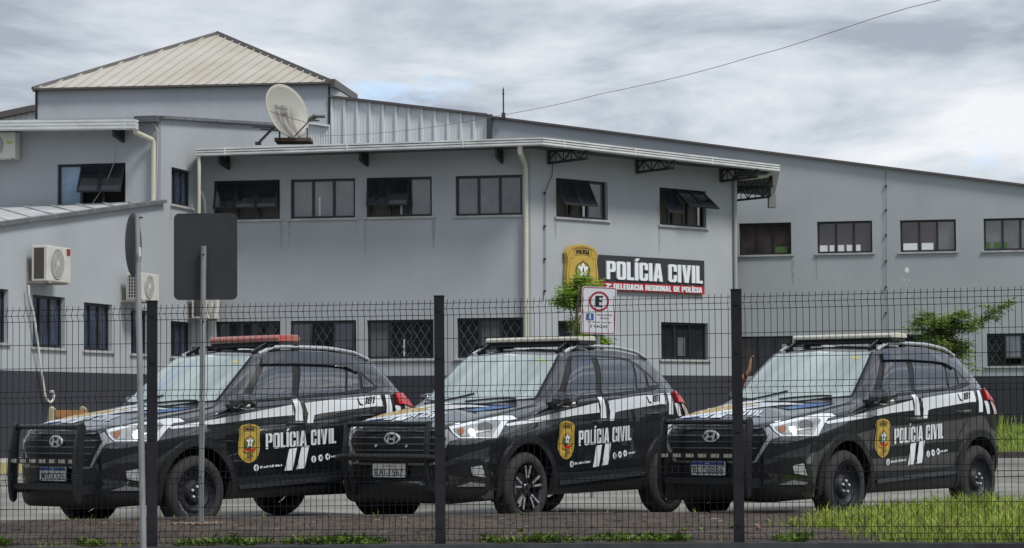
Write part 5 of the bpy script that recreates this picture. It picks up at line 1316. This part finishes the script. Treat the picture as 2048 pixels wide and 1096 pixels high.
decal('side_step', mat('satin_step_trim', (.10, .11, .13), .25, metal=.6), [[(-.60, .405), (-1.0, .425), (-2.0, .462), (-2.16, .455), (-2.10, .425), (-1.0, .385), (-.62, .37)]], 'side', .034, CAR, mirror=True, thick=.03)
def arch(ax, name):
    ro_, ri = .505, .425; a0, a1 = math.radians(-24), math.radians(204)
    out = [(ax+ro_*math.cos(a)*.97, .37+ro_*math.sin(a)*.985) for a in [a0+(a1-a0)*i/26 for i in range(27)]]
    inn = [(ax+ri*math.cos(a), .37+ri*math.sin(a)) for a in [a1+(a0-a1)*i/26 for i in range(27)]]
    return decal(name, PLAST, [out+inn], 'side', .020, CAR, mirror=True, thick=.05)
arch(AXF, 'wheel_arch_trim'); arch(AXR, 'wheel_arch_trim')
decal('bumper_cladding', PLAST, [[(-.84, .44), (-.55, .40), (.55, .40), (.84, .44), (.86, .27), (.6, .245), (-.6, .245), (-.86, .27)]], 'front', .022, CAR, thick=.05)
decal('lower_intake', BMAT, [[(-.52, .60), (.52, .60), (.62, .44), (-.62, .44)]], 'front', .004, CAR)
decal('rear_bumper_cladding', PLAST, [[(-2.95, .58), (-3.05, .62), (-3.30, .66), (-3.31, .40), (-2.90, .36)]], 'side', .01, CAR, mirror=True, thick=.02)
# ---- nose
hexa = [(-.49, .945), (.49, .945), (.60, .86), (.455, .615), (-.455, .615), (-.60, .86)]
go = decal('grille', BMAT, [hexa], 'front', .006, CAR)
for z, w in ((.915, .52), (.855, .57), (.795, .54), (.735, .50), (.675, .46)):
    s = decal('slat', DCHR, [[(-w, z+.004), (w, z+.004), (w-.02, z-.005), (-w+.02, z-.005)]], 'front', .022, go, thick=.018, step=.04)
decal('grille_trim', SILV, [[(.61, .862), (.63, .862), (.636, .83), (.478, .60), (.455, .60)]], 'front', .018, CAR, mirror=True, thick=.02)
decal('grille_trim', DCHR, [[(-.46, .612), (.46, .612), (.45, .592), (-.45, .592)]], 'front', .02, CAR, thick=.02)
bd = decal('badge', CHR, [[ellipse(-.02, .845, .092, .053, 36), ellipse(-.02, .845, .078, .041, 36)]], 'front', .038, go, thick=.03, step=.03)
# slanted H of the badge
Hs = [(-.062, -.030), (-.040, .030), (-.018, .030), (-.026, .006), (.022, .010), (.030, .030), (.056, .030), (.036, -.030), (.014, -.030), (.022, -.008), (-.028, -.012), (-.036, -.030)]
decal('badge_letter', CHR, [[(-.02+a*1.05, .845+b*1.0) for a, b in Hs]], 'front', .038, go, thick=.02, step=.03)
decal('badge_field', BMAT, [ellipse(-.02, .845, .08, .043, 30)], 'front', .03, go, step=.03)
A = lambda pts: px(pts, 1480, 740, 4.567)
hl = decal('headlight', WRAP, [A([(272, 500), (560, 434), (740, 399), (835, 399), (880, 427), (800, 442), (762, 500), (712, 601), (372, 606), (316, 560)])], 'cam', .006, CAR, mirror=True)
decal('lens', LENSC, [A([(312, 522), (560, 462), (705, 440), (735, 460), (700, 520), (665, 585), (392, 590), (350, 562)])], 'cam', .011, hl, mirror=True, step=6)
decal('indicator', AMB, [A([(345, 530), (400, 512), (416, 545), (398, 580), (372, 572)])], 'cam', .014, hl, mirror=True)
decal('projector', DRKL, [A(ellipse(598, 507, 66, 44, 26))], 'cam', .014, hl, mirror=True, step=5)
decal('lamp_highlight', SILV, [A([(515, 548), (640, 530), (648, 542), (520, 564)])], 'cam', .018, hl, mirror=True)  # bright bar painted as a highlight across the headlight lens
decal('silver_cheek', SILV, [A([(222, 535), (262, 522), (312, 572), (366, 612), (262, 640)])], 'cam', .006, CAR, mirror=True)
decal('bumper_sheen', mat('pale_fold_sheen', (.05, .055, .065), .25, metal=.3, coat=1), [A([(268, 812), (455, 740), (642, 680), (612, 800), (560, 785), (400, 800)])], 'cam', .012, CAR, mirror=True)  # greyer panel paints in the sky sheen on the bumper fold
decal('bumper_recess', BMAT, [A([(290, 690), (420, 672), (640, 664), (560, 700), (300, 790), (270, 800)]), A([(190, 880), (400, 815), (555, 795), (600, 830), (620, 960), (440, 960), (190, 930)])], 'cam', .005, CAR, mirror=True)
decal('fog_light', LENSC, [A([(478, 872), (575, 852), (606, 962), (492, 944)])], 'cam', .014, CAR, mirror=True, thick=.02, step=5)
decal('skid_plate', mat('dull_skid_silver', (.24, .25, .26), .35, metal=.3), [A([(350, 1046), (480, 1006), (600, 1022), (585, 1044)])], 'cam', .03, CAR, mirror=True, thick=.03)
# ---- tail lamp
tl = decal('taillight', LENSR, [[(-2.78, 1.285), (-2.95, 1.285), (-3.12, 1.27), (-3.255, 1.235), (-3.265, 1.06), (-3.18, 1.06), (-3.06, 1.14), (-2.90, 1.17), (-2.80, 1.175)]], 'side', .03, CAR, mirror=True, thick=.05)
decal('reversing_lens', mat('pale_lamp', (.5, .45, .42), .3), [[(-2.90, 1.17), (-3.05, 1.145), (-3.10, 1.02), (-2.97, 1.02)]], 'side', .012, CAR, mirror=True)
# ---- handles, mirrors, wipers, rails
for hx, hz_ in ((-1.36, .985), (-2.30, 1.055)):
    for sg in (1, -1):
        k = MB(); y = .893*sg; k.tube([(hx+.10, y-.01*sg, hz_), (hx+.08, y+.028*sg, hz_+.004), (hx-.08, y+.028*sg, hz_+.01), (hx-.10, y-.01*sg, hz_+.01)], [.012, .015, .015, .012], 8); k.build('door_handle', PAINT, CAR, smooth=True)
for sg in (1, -1):
    k = MB(); rings_ = []
    for (x, y0, y1, z0, z1) in ((-.44, .93, 1.09, 1.17, 1.25), (-.46, .90, 1.125, 1.145, 1.275), (-.54, .89, 1.14, 1.135, 1.29), (-.62, .90, 1.13, 1.14, 1.285), (-.635, .91, 1.12, 1.15, 1.275)):
        cx2, cz2, w2, h2 = (y0+y1)/2, (z0+z1)/2, (y1-y0)/2, (z1-z0)/2
        if sg < 0: x = x-.20+(-.44-x)*.0; cx2 = .86+(cx2-1.01)*.5; w2 *= .5
        rings_.append([(x, sg*(cx2+w2*math.copysign(abs(math.cos(t))**.6, math.cos(t))), cz2+h2*math.copysign(abs(math.sin(t))**.6, math.sin(t))) for t in [2*math.pi*i/20 for i in range(20)]])
    for r_ in rings_: k.v += r_
    for i in range(4):
        for j in range(20): k.f.append([i*20+j, i*20+(j+1) % 20, (i+1)*20+(j+1) % 20, (i+1)*20+j]); k.m.append(0)
    k.f.append(list(range(20))); k.m.append(0); k.f.append([80+j for j in range(20)]); k.m.append(0)
    mo = k.build('wing_mirror', PAINT, CAR, smooth=True)
    k = MB(); k.fr((-.50-(.2 if sg < 0 else 0), .80*sg, 1.10), (-.12, 0, 0), (0, (.15 if sg > 0 else .05)*sg, .02), (0, 0, .08)); k.build('mirror_arm', BMAT, mo)
    k = MB(); k.tube([(-.455, .985, 1.165), (-.48, 1.10, 1.17), (-.53, 1.138, 1.172)], .014, 8)
    if sg > 0: k.build('indicator_strip', WRAP, mo, smooth=True)
k = MB()
for y0, y1 in ((-.55, .0), (-.02, .52)):
    pr = project([(-.27-.02*i, y0+(y1-y0)*i/6) for i in range(7)], 'top'); k.tube([p[0]+V((0, 0, .022)) for p in pr], .009, 6)
k.build('wipers', BMAT, CAR)
RAIL = mat('silver_roof_rail', (.60, .62, .64), .3, metal=.6)
for sg in (1, -1):
    k = MB(); pts = []
    for i in range(16):
        x = -1.13-1.52*i/15; pr = project([(x, .575)], 'top')[0]; z = pr[0].z+.035*sm(min(i, 15-i)/2.2); pts.append((x, .585*sg, z))
    k.tube(pts, .019, 8); k.build('roof_rail', RAIL, CAR, smooth=True)
k = MB()
for x in (-1.30, -1.62):
    k.bar((x, -.60, 1.775), (x, .60, 1.775), .035, .022)
    for sg in (1, -1): k.fr((x-.03, .56*sg, 1.72), (.06, 0, 0), (0, .04*sg, 0), (0, 0, .06))
for sg in (1, -1):
    k.bar((-1.12, .50*sg, 1.70), (-1.30, .50*sg, 1.785), .03); k.bar((-1.36, .40*sg, 1.735), (-1.36, .40*sg, 1.79), .05)
k.build('crossbars', BMAT, CAR)
# ---- side graphics (left and right, mirrored geometry except lettering)
st = [[(.25, .975), (-.14, 1.022), (-.52, 1.075), (-1.305, 1.18), (-1.335, 1.078), (-.90, 1.052), (-.52, 1.015), (.22, .955)],
      [(-1.315, 1.228), (-1.40, 1.232), (-1.445, 1.13), (-1.452, 1.02), (-1.35, 1.02), (-1.355, 1.13)],
      [(-1.475, 1.195), (-2.0, 1.24), (-2.545, 1.272), (-2.575, 1.155), (-2.46, 1.158), (-1.69, 1.09), (-1.61, 1.075), (-1.585, .995), (-1.505, .99), (-1.525, 1.09)],
      [(-2.62, 1.275), (-2.69, 1.275), (-2.705, 1.15), (-2.70, 1.05), (-2.61, 1.05), (-2.625, 1.16)],
      [(-2.745, 1.165), (-2.83, 1.165), (-2.88, 1.03), (-2.80, 1.03)],
      [(-1.275, .742), (-1.378, .752), (-1.350, .66), (-1.315, .535), (-1.208, .525), (-1.235, .62)],
      [(-1.440, .762), (-1.545, .772), (-1.515, .68), (-1.478, .548), (-1.368, .540), (-1.40, .64)]]
decal('side_stripes', WRAP, st, 'side', .0065, CAR, mirror=True)
decal('side_lettering', WRAP, [place('POLÍCIA CIVIL', (-.965, .745), (-.945, .045), (.012, .152))], 'side', .0065, CAR)
def circ(x, z, r=.033): return ellipse(x, z, r, r, 20)
for ic in (circ(-.835, .568), [circ(-1.60, .635), [(-1.592, .61), (-1.592, .655), (-1.607, .655), (-1.607, .61)]], [circ(-1.695, .645), [(-1.68, .635), (-1.695, .662), (-1.71, .655), (-1.70, .63)]], [circ(-1.79, .655), ellipse(-1.79, .655, .012, .012, 10)]): decal('social_icon', WRAP, [ic], 'side', .0065, CAR)
decal('icon_detail', BLACKP, [[ellipse(-.835, .568, .017, .017, 16), ellipse(-.835, .568, .011, .011, 16)]], 'side', .009, CAR)
decal('web_address', WRAP, [place((17, 11), (-.885, .560), (-.29, .016), (0, .026), True, .01)], 'side', .0065, CAR); decal('web_address', WRAP, [place((9, 12), (-1.835, .645), (-.14, .008), (0, .022), True, .01)], 'side', .0065, CAR)
vsT, fsT, wT = block_text('181')
decal('emergency_number', BLACKP, [([(-2.30-a/wT*.14-.0-b*.03, 1.178+b*.072+a/wT*.010) for a, b in vsT], fsT), [(-2.20, 1.235), (-2.215, 1.24), (-2.245, 1.19), (-2.285, 1.175), (-2.28, 1.165), (-2.235, 1.172)]], 'side', .010, CAR)
sh_parent = None
for li, (mi, vs_, fs_) in enumerate(shield_layers()):
    o = decal('side_shield' if li == 0 else 'shield_detail', SHM[mi], [([(-.595-a*.29, .615+b*.385) for a, b in vs_], fs_)], 'side', .0065+.0022*li, CAR if li == 0 else sh_parent, step=.06)
    if li == 0: sh_parent = o
# ---- bonnet graphics
decal('bonnet_lettering', WRAP, [place('POLÍCIA CIVIL', (1385, 827.5), (135, 5.0), (11.5, -10.5))], 'cam', .006, CAR, step=8)
decal('bonnet_stripes', WRAP, [[(1397, 836), (1413, 829), (1427, 829), (1413, 836.5)], [(1418, 837), (1431, 829.5), (1453, 830), (1439, 837.5)],
      [(1436, 817), (1482, 806), (1535, 798), (1581, 797.2), (1578, 799.2), (1537, 802.2), (1482, 810)], [(1482, 812.5), (1524, 806), (1572, 806), (1614, 809.5), (1567, 811), (1524, 810), (1482, 816)]], 'cam', .006, CAR, step=8)
decal('bonnet_flag_gold', GOLDV, [[(.50, -.62), (.20, -.66), (-.10, -.60), (-.24, -.30), (-.20, -.12), (.10, -.28), (.36, -.46)]], 'top', .006, CAR)
decal('bonnet_flag_white', WRAP, [[(.60, -.60), (.52, -.63), (.36, -.44), (.10, -.25), (-.19, -.08), (-.23, .12), (-.08, .12), (.16, -.08), (.40, -.32)]], 'top', .0065, CAR)
decal('bonnet_flag_blue', BLUV, [[(.10, .26), (-.08, .30), (-.20, .36), (-.24, .60), (-.12, .62), (.02, .52), (.14, .38)]], 'top', .006, CAR)
decal('bonnet_flag_blue', BLUV, [[(.66, -.58), (.60, -.62), (.38, -.34), (.18, -.14), (.24, -.12), (.46, -.34)]], 'top', .006, CAR)
# ---- wheels
def wheel(ax, sg, alloy, parent, r=WR):
    root = bpy.data.objects.new('wheel', None); link(root, parent); root.location = (ax, .885*sg, r); root.empty_display_size = .1
    n_ = (0, sg, 0)
    k = MB(); k.lathe([(.235, -.20), (.30, -.215), (r-.02, -.20), (r-.002, -.17), (r, -.11), (r-.002, -.05), (r-.018, -.018), (r-.05, -.004), (.275, .002), (.245, -.006), (.232, -.03), (.232, -.2)], (0, 0, 0), n_, 64); k.build('tyre', RUB, root, smooth=50)
    if alloy:
        k = MB(); k.lathe([(.236, .0), (.228, -.012), (.215, -.05), (.205, -.17)], (0, 0, 0), n_, 48); k.mat(0)
        for i in range(5):
            for t2, wd, zz in ((-.17, .024, .0), (.17, .024, .0)):
                t = 2*math.pi*i/5+.3; d = V((math.cos(t), 0, math.sin(t))); e = V((math.cos(t+t2*1.2), 0, math.sin(t+t2*1.2)))
                k.bar(d*.045+V((0, -.030*sg, 0)), e*.225+V((0, -.012*sg, 0)), .030, .018, n_)
        k.lathe([(.0, -.012), (.035, -.012), (.05, -.022), (.06, -.05)], (0, 0, 0), n_, 24); k.build('rim', mat('black_alloy', (.02, .02, .023), .2, coat=1), root, smooth=40)
        for i in range(5):
            t = 2*math.pi*i/5+.3; k = MB()
            for t2 in (-.17, .17):
                e = V((math.cos(t+t2*1.2), 0, math.sin(t+t2*1.2))); d = V((math.cos(t+t2*.9), 0, math.sin(t+t2*.9))); k.bar(d*.10+V((0, -.014*sg, 0)), e*.222+V((0, -.003*sg, 0)), .020, .008, n_)
            k.build('spoke', mat('machined_spoke', (.55, .56, .58), .25, metal=.5), root)
    else:
        k = MB(); k.lathe([(.238, .0), (.226, -.004), (.222, -.03), (.205, -.055), (.175, -.045), (.165, -.060), (.115, -.075), (.10, -.045), (.085, -.03), (.03, -.03), (.028, -.01), (0, -.01)], (0, 0, 0), n_, 48); k.build('rim', mat('black_steel_rim', (.014, .017, .026), .6, noise=.3, nscale=20), root, smooth=40)
        k = MB()
        for i in range(16):
            t = 2*math.pi*i/16; d = V((math.cos(t), 0, math.sin(t))); k.lathe([(0, 0), (.015, 0)], d*.190+V((0, -.040*sg, 0)), V((d.x*.25, sg, d.z*.25)), 12)
        k.build('vent_holes', mat('hole_black', (.002, .002, .002), 1), root)
        k = MB()
        for i in range(5):
            t = 2*math.pi*i/5+.4; k.lathe([(0, .008), (.012, .006), (.014, -.03)], (.054*math.cos(t), -.02*sg, .054*math.sin(t)), n_, 10)
        k.build('wheel_nuts', CHR, root)
    k = MB(); k.lathe([(.0, -.12), (.15, -.12)], (0, 0, 0), n_, 24); k.build('brake_disc', DCHR, root)
    return root
# ---- bull bar
def bullbar(parent, led=True):
    k = MB(); yb = .50
    if led:
        prof = [(.985, 1.03), (1.02, 1.01), (1.055, .90), (1.08, .75), (1.09, .55), (1.08, .38), (1.06, .29), (1.03, .27), (1.0, .30), (.995, .45), (.99, .62), (.975, .85), (.955, .98)]
        for sg in (1, -1): k.prism(prof, (0, yb*sg-.018, 0), (1, 0, 0), (0, 0, 1), (0, .036, 0))
    else:
        for sg in (1, -1):
            k.tube([(.96, yb*sg, 1.0), (1.0, yb*sg, .95), (1.02, yb*sg, .75), (1.02, yb*sg, .5), (.98, yb*sg, .36), (.88, yb*sg, .33)], .028, 10)
    k.tube([(.985, -yb, .985), (.995, 0, .985), (.985, yb, .985)], .025, 12)
    if led: k.bar((1.03, -yb, .425), (1.03, yb, .425), .05, .055)
    else:
        k.tube([(.99, -yb-.12, .66), (1.04, -yb, .67), (1.045, yb, .67), (.99, yb+.12, .66)], .033, 12)
    for sg in (1, -1): k.fr((.80, yb*sg-.02, .36), (.22, 0, 0), (0, .04, 0), (0, 0, .09))
    o = k.build('bull_bar', mat('black_bar_coating', (.014, .015, .018), .4, noise=.3, nscale=5), parent, smooth=35)
    if led:
        k = MB(); k.bar((1.05, -.52, .665), (1.05, .52, .665), .035, .055); k.build('led_bar', BMAT, o)
        for i in range(7):
            y = -.45+.15*i; k = MB(); k.fr((1.068, y-.045, .648), (.005, 0, 0), (0, .09, 0), (0, 0, .034)); k.build('led_lamp', mat('led_lamps', (.50, .49, .40), .25, coat=1, noise=.4, nscale=40), o)
    return o
def lightbar(parent, m, red=False):
    x0, y1 = (-1.60, .53) if red else (-1.46, .60); k = MB(); yc = .0 if red else .05; hs = 1.5 if red else 1.0
    k.prism([(-.14, 0), (.14, 0), (.125, -.03), (-.125, -.03)], (x0, yc-y1+.01, 1.812), (1, 0, 0), (0, 0, 1), (0, 2*y1-.02, 0)); o = k.build('light_bar', mat('light_bar_base', (.03, .03, .032), .5), parent)
    n = 1 if not red else 10
    L = 2*y1/n
    k = MB()
    for i in range(n):
        k.prism([(-.15, 0), (.15, 0), (.15, .03*hs), (.13, .048*hs), (.0, .052*hs), (-.13, .048*hs), (-.15, .03*hs)], (x0, yc-y1+L*i+.001, 1.813), (1, 0, 0), (0, 0, 1), (0, L-.008 if n > 1 else L, 0))
    k.build('beacon_lens', m, o, bevel=.008)
    if red: k = MB(); k.bar((x0+.152, -y1, 1.823), (x0+.152, y1, 1.823), .006, .01); k.build('lens_seam', mat('beacon_seam', (.38, .36, .33), .5), o)
    else:
        for y in (-.15, .25): k = MB(); k.bar((x0-.15, y, 1.866), (x0+.15, y, 1.866), .006, .004); k.build('lens_seam', mat('beacon_seam', (.38, .36, .33), .5), o)
    for y in (-.38, .42): k = MB(); k.box(x0-.06, x0+.06, y-.05, y+.05, 1.75, 1.783); k.build('mount', BMAT, o)
    return o
def numplate(parent, txt, blue):
    o_ = V((.905, -.05, .54)); k = MB()
    k.prism(rrect(.20, .065, .012), o_, (0, 1, 0), (0, 0, 1), (.004, 0, 0)); po = k.build('number_plate', PW, parent)
    k = MB(); k.fr(o_+V((-.02, -.21, -.07)), (.018, 0, 0), (0, .42, 0), (0, 0, .14)); k.build('plate_holder', BMAT, po)
    vs, fs, w = font_text(txt, .004); k = MB()
    zb_, h = (-.054, .072) if blue else (-.050, .068)
    k.add([o_+V((.0055, -.175+a/w*.35, zb_+b*h)) for a, b in vs], fs); k.build('plate_characters', BLACKP, po, recalc=False)
    if blue:
        k = MB(); k.fr(o_+V((.004, -.197, .032)), (.002, 0, 0), (0, .394, 0), (0, 0, .030)); k.build('plate_band', PB, po)
        vs, fs, w = font_text('BRASIL'); k = MB(); k.add([o_+V((.0068, -.03+a/w*.06, .040+b*.014)) for a, b in vs], fs); k.build('plate_country', WHITEP, po, recalc=False)
    else:
        vs, fs, w = smudge(7, 21); k = MB(); k.add([o_+V((.0055, -.07+a/w*.14, .038+b*.014)) for a, b in vs], fs); k.build('plate_marks', mat('faded_pink_print', (.45, .25, .27), .6), po, recalc=False)
    return po
def kids(o): return [c for c in bpy.data.objects if c.parent == o]
def copy_tree(o, parent=None):
    c = o.copy(); COL.objects.link(c); c.parent = parent
    for ch_ in kids(o): copy_tree(ch_, c)
    return c
c2 = copy_tree(CAR); c1 = copy_tree(CAR)
visor = [(-1.06, 1.565), (-1.13, 1.655), (-1.57, 1.672), (-2.0, 1.658), (-2.22, 1.638), (-2.335, 1.575), (-2.37, 1.51), (-2.335, 1.49), (-2.18, 1.545), (-1.95, 1.562), (-1.50, 1.575), (-1.10, 1.568)]
VIS = mat('smoked_visor', (.03, .034, .045), .12, coat=1)
def setup(car, pose, dz, label, steel, led, lens, red, txt, blue, vis):
    X, Y, th = pose; car.location = (X, Y, dz); f = V((-math.sin(th), -math.cos(th), 0)); l = V((math.cos(th), -math.sin(th), 0))
    # car x axis -> f, y axis -> l  (f x l must be +z)
    z = f.cross(l); ang = math.atan2(f.y, f.x)
    car.rotation_euler = (0, 0, ang)
    tag(car, label, 'police car', 'black and white police cars parked side by side')
    for ax in (AXF, AXR):
        for sg in (1, -1): wheel(ax, sg, not steel, car)
    bullbar(car, led); lightbar(car, lens, red); numplate(car, txt, blue)
    if vis: decal('rain_visor', VIS, [visor], 'side', .035, car, mirror=True, thick=.012)
    else:
        k = MB()
        for y in (-.22, .16): k.lathe([(0, 0), (.012, 0), (.012, -.02)], (.905, y, .775), (1, 0, 0), 12)
        k.build('grille_lamps', WRAP, car)
setup(CAR, (2.49, 23.71, .708), .0, 'black police car at right beside the grass, cream light bar and blue banded plate RLO8B86', True, True, CREAM, False, 'RLO8B86', True, True)
setup(c2, (-.62, 23.85, .635), .0, 'middle black police car with cream light bar, alloy wheels and white plate RAI-1567', False, False, CREAM, False, 'RAI-1567', False, False)
setup(c1, (-3.72, 23.45, .735), .0, 'left black police car with faded red light bar and steel wheels, behind the leaning pole', True, True, PINK, True, 'MY0XX26', True, True)

# ================================================================== SKY AND LIGHT
SUN_EL, SUN_AZ = math.radians(54), math.radians(131)   # azimuth from +Y clockwise
w = bpy.data.worlds.new('World'); S.world = w; w.use_nodes = True; nt = w.node_tree; bg = nt.nodes['Background']
sky = nd(nt, 'ShaderNodeTexSky', sky_type='NISHITA'); sky.sun_disc = False; sky.sun_elevation = SUN_EL; sky.sun_rotation = SUN_AZ; sky.air_density = 1.0; sky.dust_density = .6; sky.ozone_density = 1.5
tc = nd(nt, 'ShaderNodeTexCoord'); sp = nd(nt, 'ShaderNodeSeparateXYZ'); nt.links.new(tc.outputs['Generated'], sp.inputs[0])
def math_(op, a, b=None, c=None):
    n = nd(nt, 'ShaderNodeMath', operation=op)
    for i, v in enumerate((a, b, c)):
        if v is None: continue
        if isinstance(v, (int, float)): n.inputs[i].default_value = v
        else: nt.links.new(v, n.inputs[i])
    return n.outputs[0]
# clouds on a flat layer overhead, seen in perspective: p = dir.xy / (dir.z + c)
den = math_('ADD', math_('MAXIMUM', sp.outputs[2], 0.0), .20)
cx = math_('DIVIDE', sp.outputs[0], den); cy = math_('DIVIDE', sp.outputs[1], den)
cb = nd(nt, 'ShaderNodeCombineXYZ'); nt.links.new(cx, cb.inputs[0]); nt.links.new(cy, cb.inputs[1]); nt.links.new(math_('MULTIPLY', sp.outputs[2], 7.0), cb.inputs[2])
def cnoise(loc, scl, sc, det, rough, dist=0.):
    mp = nd(nt, 'ShaderNodeMapping'); mp.inputs['Location'].default_value = loc; mp.inputs['Scale'].default_value = scl; nt.links.new(cb.outputs[0], mp.inputs[0])
    n = nd(nt, 'ShaderNodeTexNoise', Scale=sc, Detail=det, Roughness=rough, Distortion=dist); nt.links.new(mp.outputs[0], n.inputs['Vector']); return n.outputs[0]
SEED = (51.4, 8.3, 5.)
nA = cnoise(SEED, (1.5, .9, 1.5), 1.5, 10., .58, .35)
nB = cnoise((SEED[0]+8, SEED[1]+3, 2), (1.2, .8, 1.4), 1.0, 8., .5)
nC = cnoise((SEED[0]+21, 5, 7), (2.2, 1.2, 2.2), 1.0, 10., .62, .2)
cov = nd(nt, 'ShaderNodeValToRGB'); cov.color_ramp.elements[0].position = .30; cov.color_ramp.elements[1].position = .40; nt.links.new(nC, cov.inputs[0])
shade = nd(nt, 'ShaderNodeValToRGB'); e = shade.color_ramp.elements; e[0].position = .435; e[1].position = .57
e[0].color = (4.5, 4.62, 4.78, 1); e[1].color = (2.0, 2.25, 2.65, 1); m_ = e.new(.505); m_.color = (3.25, 3.52, 3.85, 1)
lift = math_('MULTIPLY', math_('ADD', math_('MINIMUM', math_('MAXIMUM', sp.outputs[2], 0.0), .32), -.150), .30)
nt.links.new(math_('ADD', math_('ADD', math_('MULTIPLY', nB, .5), math_('MULTIPLY', nA, .5)), lift), shade.inputs[0])
mx = nd(nt, 'ShaderNodeMix', data_type='RGBA'); nt.links.new(cov.outputs[0], mx.inputs[0])
sc_ = nd(nt, 'ShaderNodeMix', data_type='RGBA'); sc_.inputs[0].default_value = .5; nt.links.new(sky.outputs[0], sc_.inputs[6]); sc_.inputs[7].default_value = (2.6, 3.7, 5.6, 1)
nt.links.new(sc_.outputs[2], mx.inputs[6]); nt.links.new(shade.outputs[0], mx.inputs[7])
nt.links.new(mx.outputs[2], bg.inputs[0]); bg.inputs[1].default_value = .1
sl = bpy.data.lights.new('sun', 'SUN'); sl.energy = 1.35; sl.angle = math.radians(14); sl.color = (1, .965, .91); so = bpy.data.objects.new('sun', sl); COL.objects.link(so)
sd = V((math.sin(SUN_AZ)*math.cos(SUN_EL), math.cos(SUN_AZ)*math.cos(SUN_EL), math.sin(SUN_EL))); so.rotation_euler = sd.to_track_quat('Z', 'Y').to_euler(); so.location = (0, 0, 60)
S.view_settings.view_transform = 'Standard'; S.view_settings.look = 'None'; S.view_settings.exposure = 1.0; S.view_settings.gamma = 1
S.cycles.use_denoising = True
S.cycles.max_bounces = 6; S.cycles.diffuse_bounces = 3; S.cycles.glossy_bounces = 3; S.cycles.transmission_bounces = 2
